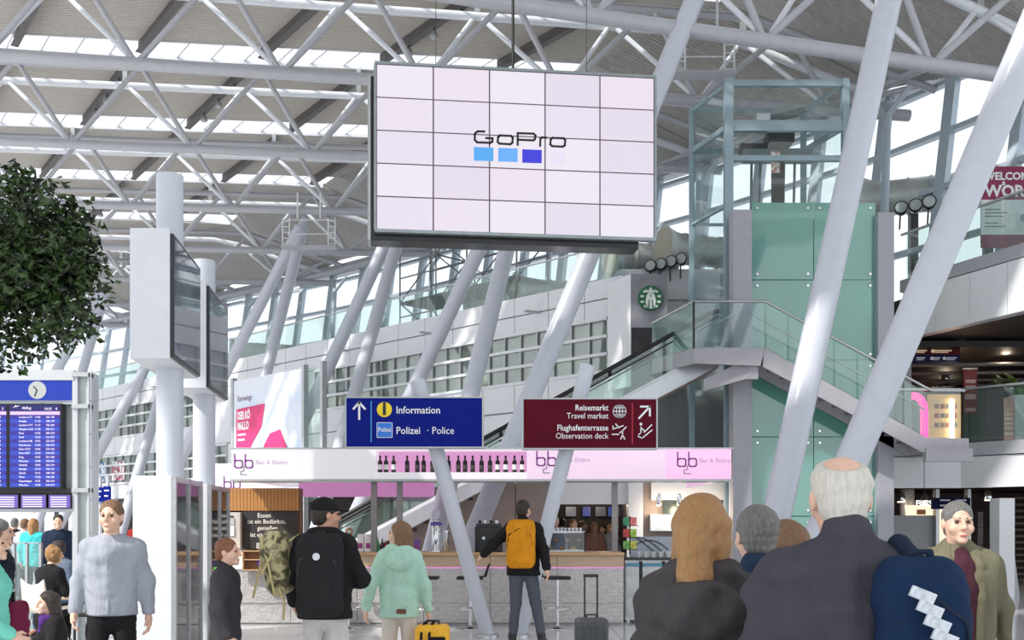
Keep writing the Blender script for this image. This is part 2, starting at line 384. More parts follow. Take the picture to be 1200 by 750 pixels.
slab(0, 44, 0, 2.7, dark_wall, 'shop_wall', -2.5); slab(0, 44, 2.55, 2.7, dark_wall, 'shop_ceiling', -1.3, 2.6)
for i in range(9): slab(i*5, i*5+.5, 0, 2.7, panel_grey, 'pier', -.1, .5)
# posters stuck in the far lower windows
for i, c in enumerate([(220, 80, 120), (90, 170, 220), (240, 200, 80), (230, 110, 80), (130, 200, 130), (200, 90, 180)]):
    piece('poster', (1.3, .03, .9), g(30+i*2.0, 3.55, .03), mat('poster_%d' % i, c, .5, var=.5, scale=3, rgb2=(235, 235, 240)), gw, GRZ)
# glass balustrade along the gallery
for i in range(22):
    piece('balustrade_pane', (1.96, .02, .85), g(1+i*2.0, 8.0, -.05), rail_glass, gw, GRZ)
slab(0, 44, 8.85, 8.89, steel, 'handrail', -.05, .05)
for i in range(6): # wall lamps on the parapet
    MB().bar(g(3+i*4.5, 7.45, .05), g(3.1+i*4.5, 7.45, .5), .12, .05).build('wall_lamp_arm', alu, gw)
# ------------------------------------------------------------------ leaning roof columns
def column(a, b, r0, r1, label):
    rt = root('tilted_column', a, label, 'column', 'leaning roof columns')
    a = Vector(a); b = Vector(b); d = (b-a).normalized()
    MB().tube(a+d*.25, b-d*.35, r0, r1, 28).build('shaft', column_paint, rt)
    MB().tube(b-d*.36, b, r1*.7, r1*.45, 16).build('head_cone', column_paint, rt)
    MB().tube(a-Vector((0, 0, .0)), a+d*.3, r0*.75, r0*.9, 16).build('foot', dark_metal, rt)
    return rt
def top(px, py, D): return at(px, py, D)
b1, b2, b3, b4, b5, b6 = [Vector((X(px, D), D, 0)) for px, D in ((880, 14.7), (505, 19.4), (366, 27), (264, 34), (140, 40), (40, 46))]
column(b1, top(1074, -150, 18.2), .215, .22, 'steep white leaning column rising before the green glass lift wall')
column(b1+Vector((.35, -.15, 0)), top(1315, -210, 13.2), .22, .23, 'thick white column leaning furthest over, crossing the right edge')
column(b2+Vector((-.25, .1, 0)), top(640, 105, 25.6), .19, .19, 'white leaning column rising behind the hanging video wall centre')
column(b2+Vector((.25, 0, 0)), top(822, -20, 20.6), .2, .2, 'long white leaning column passing the right edge of the video wall')
column(b3+Vector((-.3, .1, 0)), top(484, 218, 34), .2, .2, 'white sunlit leaning column just left of the blue information sign')
column(b3+Vector((.3, 0, 0)), top(640, 105, 25.9)+Vector((.15, .2, 0)), .2, .19, 'white leaning column running down behind the blue information sign')
column(b4+Vector((-.3, 0, 0)), top(358, 256, 37.3), .2, .2, 'white leaning column before the left part of the big advertisement')
column(b4+Vector((.3, 0, 0)), top(481, 222, 33.8), .22, .21, 'white leaning column crossing the right part of the big advertisement')
column(b5+Vector((.3, 0, 0)), top(357, 256, 37), .23, .2, 'white leaning column emerging right of the hanging display box')
column(b5+Vector((-.3, 0, 0)), top(228, 326, 46), .22, .2, 'white leaning column seen right of the man in the grey shirt')
column(b6+Vector((.3, 0, 0)), top(227, 327, 45.7), .24, .22, 'white leaning column between the departure board and the display column')
column(b6+Vector((-.3, 0, 0)), top(126, 335, 47), .22, .2, 'white leaning column standing above the departure board frame')
column(Vector((X(-60, 50), 50, 0)), top(124, 335, 47.4), .24, .22, 'white leaning column half hidden behind the dark tree')
# ------------------------------------------------------------------ right-hand upper gallery, middle level and ground level behind it
EDGE = [Vector((9.2, 24.0)), Vector((10.4, 20.9)), Vector((11.8, 17.3))]
ED = (EDGE[1]-EDGE[0]).normalized(); ERZ = math.atan2(ED.y, ED.x)
wr = root('wall_right', (9.6, 23, 5.9), kind='structure')
def ge(t, z, out=0): q = EDGE[0]+ED*t+Vector((ED.y, -ED.x))*out; return Vector((q.x, q.y, z))   # +out = towards the hall
EL = (EDGE[1]-EDGE[0]).length+(EDGE[2]-EDGE[1]).length
for i in range(7): piece('panel', (.99, .08, 1.08), ge(.5+i, 5.9), panel_white, wr, ERZ)
piece('edge_band', (7.2, .3, .28), ge(3.5, 7.0, -.1), grey_post, wr, ERZ)
piece('panel_core', (7.2, .2, 1.1), ge(3.5, 5.9, -.15), grey_post, wr, ERZ)
for i in range(5): piece('balustrade_pane', (1.36, .02, 1.05), ge(.75+i*1.4, 7.28), rail_glass, wr, ERZ)
piece('handrail', (7.2, .05, .05), ge(3.5, 8.33), steel, wr, ERZ)
mb = MB(); q = [ge(0, 6.0, -.3), ge(7, 6.0, -.3), Vector((17.5, 19, 6.0)), Vector((10.6, 28, 6.0)), Vector((9.2, 29.5, 6.0)), Vector((4, 34, 6.0)), Vector((3.6, 27.2, 6)), Vector((8.8, 26.5, 6))]
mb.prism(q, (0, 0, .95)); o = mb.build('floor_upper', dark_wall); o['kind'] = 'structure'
# middle level: slab edge with panels, glass balustrade, dark shop behind
ML = [Vector((8.75, 24.0)), Vector((10.5, 24.0)), Vector((11.5, 22.8)), Vector((13.4, 22.0))]
wm = root('wall_middle', (10.5, 24, 2.4), kind='structure')
for a, b in zip(ML, ML[1:]):
    d = b-a; L = d.length; rz = math.atan2(d.y, d.x); n = max(1, round(L/1.1)); c = (a+b)/2
    for i in range(n):
        q = a+d*((i+.5)/n); piece('panel', (L/n-.02, .08, .72), (q.x, q.y-.05, 2.4), panel_white, wm, rz)
        piece('balustrade_pane', (L/n-.03, .02, 1.15), (q.x, q.y-.05, 3.5), rail_glass, wm, rz)
    piece('edge_band', (L+.1, .25, .3), (c.x, c.y, 3.14), panel_grey, wm, rz)
    piece('handrail', (L+.05, .06, .05), (c.x, c.y-.05, 4.68), steel, wm, rz)
mb = MB(); q = [Vector((p.x, p.y+.15, 2.5)) for p in ML]+[Vector((20, 24, 2.5)), Vector((20, 33, 2.5)), Vector((8.3, 33, 2.5))]
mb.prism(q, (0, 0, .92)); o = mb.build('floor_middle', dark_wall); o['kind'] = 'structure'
sw = root('wall_shop', (12, 32, 0), kind='structure')
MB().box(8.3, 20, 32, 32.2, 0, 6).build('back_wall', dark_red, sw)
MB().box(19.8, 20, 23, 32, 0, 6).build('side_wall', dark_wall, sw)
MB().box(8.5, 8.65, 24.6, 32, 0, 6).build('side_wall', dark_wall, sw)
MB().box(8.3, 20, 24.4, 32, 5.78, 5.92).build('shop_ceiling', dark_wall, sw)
lamp_em = mat('lamp_glow', (255, 232, 200), .5, emit=12, ergb=(255, 222, 180))
for i in range(1, 5): MB().tube((8.7, 24.3+i*1.4, 5.55-.02*i), (19.5, 24.0+i*1.4, 5.6), .05, n=8).build('ceiling_pipe', mat('pipe_grey', (120, 116, 116), .5), sw)
def downlight(px, py, D, label, r=.13):
    p = at(px, py, D); rt = root('ceiling_spotlight', p, label, 'lamp', 'ceiling spotlights')
    MB().lathe(p, [(r*.9, 0), (r, .02), (r, .16), (r*.6, .24), (r*.3, .26)], 16).build('housing', chrome, rt)
    MB().lathe(p+Vector((0, 0, -.012)), [(r*.8, 0), (r*.8, .012)], 16).build('lens', lamp_em, rt)
    MB().tube(p+Vector((0, 0, .25 if r > .08 else .1)), p+Vector((0, 0, .5 if r > .08 else .16)), .012, n=6).build('stem', dark_metal, rt)
    l = bpy.data.lights.new('spot', 'POINT'); l.energy = 9; l.color = (1, .8, .58); l.shadow_soft_size = .1
    lo = bpy.data.objects.new('bulb_light', l); COL.objects.link(lo); place(lo, p+Vector((0, 0, -.12)), rt)
for px, py, D, lb in [(1128, 396, 25.5, 'round chrome spotlight under the upper gallery, nearest the tilted column'), (1179, 412, 25.5, 'round chrome spotlight hanging above the fern planter'),
    (1108, 447, 29, 'round chrome spotlight above the warm lit menu panel'), (1147, 418, 29, 'small chrome spotlight hanging above the tall dark red poster'), (1108, 463, 31, 'lower small chrome spotlight behind the warm lit panel')]:
    downlight(px, py, D, lb, .15 if D < 26 else .11)
for px, py, D, lb in [(1158, 586, 25.5, 'recessed chrome spotlight beside the white slab under the middle level'), (1084, 591, 26, 'chrome spotlight above the lit shop poster'), (1056, 588, 26, 'chrome spotlight beside the lift post on the ground floor')]:
    downlight(px, py, D, lb, .1)
# wayfinding sign in the middle-level shop
p = at(1065, 424, 24.7); rt = root('wayfinding_sign', p, 'dark red and navy hanging wayfinding sign over the middle level', 'sign')
s = 24.7/F
MB().box(p.x, p.x+60*s, p.y, p.y+.08, p.z+8*s, p.z+17*s).build('maroon_field', mat('sign_maroon_dark', (84, 24, 34), .5, spec=.1), rt)
MB().box(p.x, p.x+60*s, p.y, p.y+.08, p.z, p.z+8*s).build('navy_field', mat('sign_navy_dark', (28, 30, 74), .5, spec=.1), rt)
cream = mat('cream_print', (236, 214, 170), .5, emit=.4); white_print = mat('white_print', (240, 240, 244), .5)
for (dx, dz, w_, c) in [(9, 10.5, 12, cream), (30, 10.5, 20, cream), (9, 2, 10, white_print), (29, 2, 8, white_print), (44, 2, 12, white_print)]:
    MB().box(p.x+dx*s, p.x+(dx+w_)*s, p.y-.01, p.y, p.z+(dz+2)*s, p.z+(dz+3.3)*s).build('text_line', c, rt)
    MB().box(p.x+dx*s, p.x+(dx+w_*.8)*s, p.y-.01, p.y, p.z+dz*s, p.z+(dz+1)*s).build('text_line', c, rt)
for (dx, dz, c) in [(2.5, 12.5, cream), (2.5, 4, cream), (7, 12.5, cream), (28, 12.5, cream), (41.5, 4, white_print), (27, 4, white_print)]:
    MB().lathe((p.x+dx*s, p.y-.012, p.z+dz*s), [(2*s, 0), (2*s, .012)], 14, (0, 1, 0)).build('pictogram', c, rt)
for dx in (8, 52): MB().tube((p.x+dx*s, p.y+.04, p.z+17*s), (p.x+dx*s, p.y+.04, 5.95), .012, n=6).build('hanger', dark_metal, rt)
# pink arch, lit menu panel, dark kiosk, poster, planter with fern on the middle level
D = 26; pk = mat('pink_neon', (255, 40, 150), .4, emit=2.2, ergb=(255, 30, 140))
pts = [at(1068, 464, D), at(1074, 464.5, D), at(1079, 468, D), at(1082, 474, D), at(1083, 482, D), Vector((X(1083, D), D, 3.44))]
MB().path(pts, .1, 12).build('pink_arch', pk, label='glowing pink tubular arch on the middle level', cat='arch')
warm = mat('warm_panel', (230, 186, 130), .5, var=.2, scale=4, emit=.3, dim=.5, ergb=(250, 205, 140))
p = at(1088, 462, 26.5); rt = root('menu_stand', (X(1107, 26.5), 26.5, 3.42), 'warm lit menu panel with small pictures on the middle level', 'panel')
MB().box(X(1088, 26.5), X(1126, 26.5), 26.5, 26.62, 3.42, Z(462, 26.5)).build('board', warm, rt)
for i in range(4):
    for j in range(3):
        x = X(1097+i*7, 26.4); z = Z(473+j*11, 26.4)
        MB().box(x, x+.1, 26.47, 26.5, z-.12, z).build('picture', mat('menu_pic_%d' % ((i+j) % 3), [(120, 90, 60), (150, 60, 50), (90, 96, 90)][(i+j) % 3], .5), rt)
MB().tube((X(1116, 26.4), 26.42, 3.45), (X(1116, 26.4), 26.42, Z(468, 26.4)), .05, n=10).build('light_tube', lamp_em, rt)
rt = root('kiosk', (X(1155, 27.5), 27.5, 3.42), 'dark kiosk block with a grey base on the middle level', 'kiosk')
MB().box(X(1128, 27.5), X(1182, 27.5), 27.5, 28.6, 3.9, Z(450, 27.5)).build('body', mat('kiosk_dark', (34, 32, 36), .4), rt)
MB().box(X(1128, 27.5), X(1182, 27.5), 27.45, 28.6, 3.42, 3.9).build('base', mat('kiosk_base', (96, 96, 98), .5), rt)
rt = root('poster', (X(1137, 26.8), 26.8, 4.0), 'tall dark red banner poster beside the warm lit panel', 'poster')
MB().box(X(1129, 26.8), X(1145, 26.8), 26.8, 26.85, Z(485, 26.8), Z(432, 26.8)).build('sheet', mat('banner_red', (122, 28, 44), .5), rt)
MB().box(X(1129, 26.8)-.02, X(1145, 26.8)+.02, 26.79, 26.86, Z(433, 26.8), Z(431, 26.8)).build('clamp_rail', alu, rt)
for i, (z0, h) in enumerate([(445, 4), (452, 3), (462, 6), (478, 4)]): MB().box(X(1131, 26.8), X(1143, 26.8), 26.78, 26.8, Z(z0+h, 26.8), Z(z0, 26.8)).build('print_block', mat('banner_pale', (200, 170, 170), .5), rt)
MB().tube((X(1137, 26.8), 26.83, 3.42), (X(1137, 26.8), 26.83, Z(485, 26.8)), .03).build('stand', dark_metal, rt)
p = at(1155, 431, 28.5); MB().box(p.x-.1, p.x+.1, p.y, p.y+.03, p.z-.14, p.z+.14).build('warning_plate', mat('amber', (190, 110, 30), .5, emit=.2), label='small amber warning plate on the dark red back wall', cat='sign')
D = 24.3; rt = root('fern_planter', (X(1196, D), D, 3.42), 'white square planter with a green fern at the right edge', 'planter')
MB().box(X(1183, D), X(1212, D), D-.25, D+.3, 3.42, Z(464, D)).build('pot', white_paint, rt, bevel=.02)
leaf = mat('fern_green', (74, 120, 52), .5, var=.35, scale=9, rgb2=(130, 168, 70))
for i in range(34):
    a = random.uniform(0, 6.283); L = random.uniform(.5, .85); up = random.uniform(.35, 1.0); b = Vector((X(1197, D)+random.uniform(-.1, .1), D+random.uniform(-.1, .1), Z(464, D)))
    mb = MB(); n = 5; rows = []
    for q in range(n+1):
        f = q/n; c = b+Vector((math.cos(a)*L*f, math.sin(a)*L*f, L*up*(f-.55*f*f)*1.7)); sd = Vector((-math.sin(a), math.cos(a), 0))*(.055*math.sin(math.pi*(f*.9+.1))+.006)
        rows.append([c-sd, c+Vector((0, 0, .012)), c+sd])
    mb.grid(rows); mb.build('frond', leaf, rt)
# ground level below
MB().box(X(1166, 22), X(1184, 22), 21.8, 22.25, 0, Z(584, 22)).build('white_slab', panel_white, label='tall white slab standing at the dark shop entrance', cat='slab', bevel=.01)
MB().prism([(X(1184, 22), 22.26, 0), (X(1202, 22), 22.26, 0), (X(1188, 22), 22.26, 2.05), (X(1184, 22), 22.26, 2.05)], (0, .1, 0)).build('panel_wedge', panel_grey, label='grey tapering side panel right of the white slab', cat='panel')
rt = root('shop_front', (X(1075, 25.5), 25.5, 0), 'lit shoe shop front with white lettering under the middle level', 'shop')
MB().box(X(1048, 25.5), X(1098, 25.5), 25.5, 25.6, 0, Z(604, 25.5)).build('counter_panel', panel_grey, rt)
MB().box(X(1062, 25.7), X(1094, 25.7), 25.7, 25.75, Z(604, 25.7), Z(592, 25.7)).build('lightbox', mat('lightbox', (250, 226, 196), .5, emit=1.0, ergb=(255, 226, 190), var=.2, scale=5), rt)
MB().box(X(1076, 25.6), X(1086, 25.6), 25.66, 25.7, Z(603, 25.6), Z(597, 25.6)).build('picture', mat('shop_picture', (190, 130, 90), .5, var=.4, scale=10), rt)
text('FUSS', .2, at(1073, 593, 25.5), rt, mat('shop_letter', (250, 250, 250), .5, emit=1.0), bold=.006)
text('L', .2, at(1099, 593, 25.5), rt, MC['shop_letter'], bold=.006)
for px in (1097, 1134): MB().box(X(px, 25.3), X(px+4, 25.3), 25.3, 25.5, 0, 2.42).build('steel_post', steel, rt)
MB().box(X(1100, 26), X(1112, 26), 26, 26.05, Z(650, 26), Z(596, 26)).build('lightbox', MC['lightbox'], rt)
p = at(1092, 590, 25.2); rt2 = root('hanging_sign', p, 'navy hanging sign with white pictograms below the middle level', 'sign')
MB().box(p.x, p.x+.95, p.y, p.y+.06, p.z-.14, p.z+.14).build('field', mat('sign_navy_dark', (28, 30, 74), .5, spec=.1), rt2)
for i in range(2):
    for j in range(2): MB().box(p.x+.2+i*.4, p.x+.45+i*.4, p.y-.01, p.y, p.z-.07+j*.13, p.z-.03+j*.13).build('text_line', white_print, rt2)
MB().box(X(1144, 28), X(1150, 28), 27.9, 27.95, Z(650, 28), Z(600, 28)).build('price_board', mat('price_board', (120, 116, 120), .5, var=.6, scale=30), label='narrow dark price board inside the ground floor shop', cat='board')
for i in range(14): MB().box(X(1190, 26), X(1290, 26), 26, 26.06, .1+i*.16, .16+i*.16).build('shutter_slat', mat('shutter_brown', (74, 56, 44), .5), sw)
# WELCOME poster on the upper gallery
D = 23.2; a = at(1150, 290, D); b = at(1238, 195, D); rt = root('welcome_poster', (a.x, D, a.z), 'maroon and white welcome poster standing on the right upper gallery', 'poster')
mar = mat('poster_maroon', (140, 42, 78), .5)
MB().box(a.x, b.x, D, D+.05, Z(234, D), b.z).build('header', mar, rt)
MB().box(a.x, b.x, D, D+.05, Z(275, D), Z(234, D)).build('sheet', mat('poster_white', (226, 226, 228), .5), rt)
MB().box(a.x, b.x, D, D+.05, a.z, Z(275, D)).build('footer', mar, rt)
for dx in (.1, 1.5): MB().box(a.x+dx, a.x+dx+.05, D+.01, D+.05, 6.95, a.z).build('foot', dark_metal, rt)
text('WELCOME', .235, (X(1153, D), D-.005, Z(210.5, D)), rt, white_print, bold=.008)
text('&', .13, (X(1174, D), D-.005, Z(217, D)), rt, white_print, bold=.004)
text('WORK', .36, (X(1154, D), D-.005, Z(230, D)), rt, white_print, bold=.012)
for i, w_ in enumerate((18, 26, 22, 0, 16, 24)):
    if w_: MB().box(X(1154, D), X(1154+w_, D), D-.01, D, Z(246+i*4, D), Z(245+i*4, D)).build('text_line', mat('grey_print', (120, 120, 126), .5), rt)
# big round pillar behind the tilted column at the middle level
MB().tube((X(1059, 25.2), 25.2, 3.42), (X(1059, 25.2), 25.2, 5.95), .18, n=20).build('round_pillar', grey_post, label='round grey pillar at the corner of the middle level', cat='pillar')
MB().tube((X(1063, 26.4), 26.4, 0), (X(1063, 26.4), 26.4, 2.45), .18, n=20).build('round_pillar', mat('dark_pillar', (90, 92, 100), .4), label='dark round pillar on the ground floor behind the shop panel', cat='pillar')
# ------------------------------------------------------------------ lift: green glass wall with posts, steel and glass tower above
lw = root('lift_screen', (X(952, 22.6), 22.6, 0), 'tall screen of green glass panels held between two grey posts', 'screen')
for px0, px1, py, lb in ((858, 880, 247, 1), (1027, 1046, 250, 1)):
    MB().box(X(px0, 22.5), X(px1, 22.5), 22.4, 22.85, 0, Z(py, 22.5)).build('post', grey_post, lw, bevel=.01)
rows = [237, 328, 422, 512, 605, 697]
for (a, b) in ((881, 953), (954, 1026)):
    for r in range(5):
        zt, zl = Z(rows[r], 22.6)-.01, max(.02, Z(rows[r+1], 22.6)+.01)
        pn = MB().box(X(a, 22.6), X(b, 22.6), 22.6, 22.63, zl, zt).build('glass_panel', green_glass, lw)
        for dx in (X(a, 22.6)+.12, X(b, 22.6)-.12):
            for z in (zl+.12, zt-.12): MB().lathe((dx, 22.58, z), [(.03, 0), (.04, .012), (.04, .03)], 12, (0, 1, 0)).build('fixing', chrome, pn)
MB().box(X(880, 23.4), X(1027, 23.4), 23.9, 24.0, 0, 8.6).build('back_panel', mat('lift_back', (150, 190, 176), .6), lw)
MB().box(X(1019, 22.9), X(1024, 22.9), 22.9, 22.95, Z(372, 22.9), Z(338, 22.9)).build('light_strip', mat('strip_light', (255, 240, 200), .5, emit=7, ergb=(255, 236, 190)), lw)
lt = root('lift_tower', (X(920, 23.2), 23.6, 0), 'glazed steel lift tower rising above the green glass panels', 'lift')
frame_blue = mat('lift_frame', (150, 170, 178), .4, .3, var=.04)
TA, TB, TC, TE = Vector((4.87, 23.05)), Vector((7.5, 23.05)), Vector((4.32, 24.6)), Vector((7.0, 24.6)); TZ = Z(93, 23.05)
for q, w_, z0 in ((TA, .19, 0), (TB, .15, 8.3), (TC, .12, 0), (TE, .12, 0)): MB().box(q.x-w_/2, q.x+w_/2, q.y-w_/2, q.y+w_/2, z0, TZ).build('post', frame_blue, lt)
def rail(a, b, z, w_, h): MB().bar((a.x, a.y, z), (b.x, b.y, z), w_, h).build('beam', frame_blue, lt)
for py, h in ((98, .14), (148, .24), (186, .12)): rail(TA, TB, Z(py, 23.05), .12, h)
for a, b in ((TA, TC), (TC, TE), (TB, TE)):
    for py, h in ((98, .08), (148, .12), (240, .06)): rail(a, b, Z(py, 23.05), .08, h)
wav = glass('wavy_glass', (240, 248, 248), .1, .04, body=.04)
for z0, z1 in ((4.6, 6.3), (6.34, 8.1), (8.14, 9.9), (9.94, TZ)):
    MB().prism([(TA.x-.06, TA.y+.05, z0), (TC.x+.02, TC.y-.05, z0), (TC.x+.02, TC.y-.05, z1), (TA.x-.06, TA.y+.05, z1)], (.02, 0, 0)).build('glass_panel', wav, lt)
for z0, z1 in ((8.3, 9.75), (9.8, 10.5), (10.75, TZ-.1)):
    MB().box(TA.x+.1, TB.x-.08, 23.04, 23.06, z0, z1).build('glass_panel', clear_glass, lt)
    MB().prism([(TB.x, TB.y+.05, z0), (TE.x, TE.y, z0), (TE.x, TE.y, z1), (TB.x, TB.y+.05, z1)], (.02, 0, 0)).build('glass_panel', clear_glass, lt)
mc = mat('machine_grey', (120, 126, 130), .4, .3)
MB().bar((4.9, 23.4, Z(160, 23.4)), (6.6, 24.2, Z(126, 24.2)), .12, .22).build('machine_beam', panel_grey, lt)
MB().bar((5.0, 24.2, Z(150, 24)), (6.7, 23.5, Z(140, 24)), .1, .15).build('machine_beam', mc, lt)
MB().box(5.9, 6.5, 23.5, 24.1, 10.35, 10.62).build('drive_motor', dark_metal, lt, bevel=.03)
MB().tube((5.3, 23.8, 10.2), (5.9, 23.8, 10.2), .2, n=16).build('drive_wheel', dark_metal, lt)
MB().box(5.3, 6.9, 23.45, 23.6, 9.85, 10.15).build('machine_box', mc, lt)
for x in (5.55, 5.75, 6.1, 6.3, 6.55): MB().tube((x, 23.6+random.uniform(0, .5), 6), (x, 23.7, 10.2), .03, n=6).build('guide_rail', mc, lt)
MB().box(5.92, 6.2, 23.3, 23.4, 8.5, 9.9).build('counterweight', dark_metal, lt)
MB().box(X(902, 23.4), X(912, 23.4), 23.25, 23.28, Z(205, 23.4), Z(180, 23.4)).build('striped_marker', mat('marker', (240, 150, 130), .5, var=.3, scale=14, rgb2=(250, 240, 235)), lt)
MB().box(5.6, 5.9, 23.4, 23.8, 10.6, 10.95).build('control_box', panel_white, lt)
MB().box(4.95, 6.95, 23.2, 24.4, 5.6, 7.9).build('cabin', mat('cabin', (150, 160, 164), .3, .3), lt, bevel=.02)
# ------------------------------------------------------------------ landing, stair, escalator
st = root('stair', (X(930, 21.9), 21.9, 3.4), 'grey steel staircase descending to the right before green glass', 'stair')
LZ, SD0, SD1 = Z(408.5, 21.5), 21.5, 22.4
stm = mat('stair_grey', (170, 168, 174), .45, var=.03)
x0, x1 = X(897, SD0), X(1086, SD0); z1 = Z(513, SD0)
mb = MB(); mb.prism([(X(814, SD0), SD0+.05, LZ), (x0, SD0+.05, LZ), (x0, SD1, LZ), (X(813, SD0), SD1+.7, LZ), (X(766, 23.1), 23.12, LZ)], (0, 0, -.1)); mb.build('landing', stm, st)
mb = MB(); mb.prism([(X(813, SD0), SD0, LZ+.02), (x0, SD0, LZ+.02), (X(891, SD0), SD0, LZ-.36), (X(813, SD0), SD0, LZ-.31)], (0, .06, 0))
mb.prism([(X(813, SD0), SD0, LZ+.02), (X(764, 23.1), 23.1, LZ+.02), (X(764, 23.1), 23.1, LZ-.31), (X(813, SD0), SD0, LZ-.31)], (.03, .05, 0)); mb.build('landing_fascia', stm, st)
MB().prism([(X(890, SD0), SD0+.1, LZ-.1), (X(890, SD0), SD0+.1, LZ-.62), (X(875, SD0), SD0+.1, LZ-.62), (X(828, SD0), SD0+.3, LZ-.85), (X(828, SD0), SD0+.3, LZ-.6)], (0, .15, 0)).build('bracket_beam', stm, st)
for yy in (SD0, SD1):
    mb = MB(); mb.prism([(x0-.02, yy, LZ+.02), (x1, yy, z1), (x1+.55, yy, z1), (x1+.55, yy, z1-.28), (x1-.1, yy, z1-.3), (x0-.05, yy, LZ-.38)], (0, .06, 0)); mb.build('stringer', stm, st)
ns = 12
for i in range(ns):
    f = (i+.5)/ns; x = x0+(x1-x0)*f; z = LZ+(z1-LZ)*(i+1)/ns
    MB().box(x-(x1-x0)/ns/2-.02, x+(x1-x0)/ns/2+.02, SD0+.06, SD1, z-.05, z).build('step', mat('step_grey', (120, 120, 126), .5), st)
MB().box(x1+.56, x1+.9, SD0+.03, 23.8, z1-.27, z1-.01).build('lower_landing', stm, st); MB().box(x1, x1+.56, SD0+.07, SD1-.01, z1-.26, z1-.01).build('lower_landing', stm, st)
MB().box(x1-.03, x1+.95, SD0-.05, SD0+.14, z1-.5, z1-.22).build('lower_bracket', stm, st)
hl = .99
def hrail(h, r): MB().path([(X(764, 23.1), 23.1, LZ+h*.85), (X(813, SD0), SD0, LZ+h), (x0, SD0, LZ+h), (x1+.1, SD0, z1+h), (x1+.8, SD0, z1+h)], r, 8).build('handrail', steel, st)
hrail(hl, .028)
MB().path([(X(840, SD0), SD0+.1, LZ+.55), (X(865, SD0), SD0+.1, LZ+.78), (x0-.3, SD0+.1, LZ+.76), (x1, SD0+.1, z1+.6)], .02, 8).build('handrail', steel, st)
n = 7
for i in range(n):
    a, b = i/n+.006, (i+1)/n-.006; xa, xb = x0+(x1-x0)*a, x0+(x1-x0)*b; za, zb_ = LZ+(z1-LZ)*a, LZ+(z1-LZ)*b
    MB().prism([(xa, SD0+.02, za+.03), (xb, SD0+.02, zb_+.03), (xb, SD0+.02, zb_+hl-.03), (xa, SD0+.02, za+hl-.03)], (0, .015, 0)).build('balustrade_pane', rail_glass, st)
for a, b in ((814, 855), (856, 896)): MB().box(X(a, SD0), X(b, SD0), SD0+.02, SD0+.035, LZ+.03, LZ+hl-.03).build('balustrade_pane', wav, st)
MB().prism([(X(764, 23.1), 23.1, LZ+.03), (X(812, SD0), SD0+.03, LZ+.03), (X(812, SD0), SD0+.03, LZ+hl-.03), (X(764, 23.1), 23.1, LZ+hl*.85)], (.02, .02, 0)).build('balustrade_pane', glass('wavy_green', (214, 236, 230), .16, .05, body=.18), st)
MB().tube((X(813, SD0), SD0, LZ), (X(813, SD0), SD0, LZ+hl), .025, n=8).build('rail_post', dark_metal, st)
# low handrail at the foot of the lift posts
es = root('escalator', (-4.9, 22.7, 0), 'long escalator with black handrails rising behind the bar', 'escalator')
E0, E1 = Vector((-4.99, 22.7, 0)), Vector((4.5, 22.7, LZ)); EU = (E1-E0)
ehigh = lambda f, dz, y: Vector((E0.x+EU.x*f, y, EU.z*f+dz))
esk = mat('escalator_steel', (200, 204, 208), .28, .6, var=.04)
for y in (22.2, 23.15):
    MB().prism([ehigh(0, -.0, y), ehigh(1, -.25, y), ehigh(1, .12, y), ehigh(0, .32, y)], (0, .08, 0)).build('side_truss', esk, es)
    MB().prism([ehigh(0, .32, y+.02), ehigh(1, .12, y+.02), ehigh(1, .2, y+.02), ehigh(0, .4, y+.02)], (0, .1, 0)).build('deck_strip', white_paint, es)
    for i in range(8):
        a, b = i/8+.004, (i+1)/8-.004
        MB().prism([ehigh(a, .36-.16*a, y+.06), ehigh(b, .36-.16*b, y+.06), ehigh(b, 1.0, y+.06), ehigh(a, 1.0, y+.06)], (0, .015, 0)).build('balustrade_pane', rail_glass, es)
    MB().path([ehigh(-.03, .5, y+.07), ehigh(-.035, .85, y+.07), ehigh(0, 1.0, y+.07), ehigh(.98, 1.0, y+.07), ehigh(1.0, .95, y+.07)], .05, 8).build('handrail', black_rubber, es)
    MB().path([ehigh(.0, .84, y+.07), ehigh(1, .84, y+.07)], .02, 6).build('guide_rail', dark_metal, es)
for i in range(30):
    f = i/30; MB().box(E0.x+EU.x*f, E0.x+EU.x*(f+1/30), 22.32, 23.13, EU.z*f+.0, EU.z*f+.2).build('step', dark_metal, es)
MB().prism([ehigh(0.04, -.02, 22.29), ehigh(1, -.27, 22.29), ehigh(1, -.22, 22.29), ehigh(.04, .0, 22.29)], (0, .85, 0)).build('soffit', brown_wall, es)
# panelled brown wall under and behind the escalator, white bulkhead, dark snack shop
bw = root('wall_back', (0, 23.4, 0), kind='structure')
for i in range(7):
    x = -3.2+i*.82
    if x+.8 > .95: continue
    piece('panel', (.8, .08, 3.3 if x > -2 else 2.2), (x+.41, 23.4, 0), brown_wall, bw)
MB().box(.92, 2.75, 23.3, 23.5, Z(591, 23.4), 3.4).build('bulkhead', panel_white, bw)
MB().box(X(736, 23.2), X(753, 23.2), 23.1, 23.5, 0, 3.2).build('pier', panel_white, bw)
for i in range(2): piece('panel', (.9, .08, 2.6), (X(754, 23.4)+.45+i*.92, 23.4, 0), brown_wall, bw)
MB().box(X(763, 23.3), X(858, 23.3), 23.25, 23.38, Z(586, 23.3), Z(562, 23.3)).build('bulkhead', panel_white, bw)
MB().box(X(777, 23.2), X(858, 23.2), 23.25, 23.3, Z(603, 23.3), Z(586, 23.3)).build('smoked_panel', mat('smoked', (70, 80, 78), .2), bw)
MB().box(X(762, 23.2), X(802, 23.2), 23.1, 23.3, Z(622, 23.3), Z(603, 23.3)).build('pale_panel', mat('pale_blue', (190, 202, 212), .4), bw)
MB().box(.2, 2.8, 26.5, 26.6, 0, 2.6).build('shop_back', dark_wall, bw)
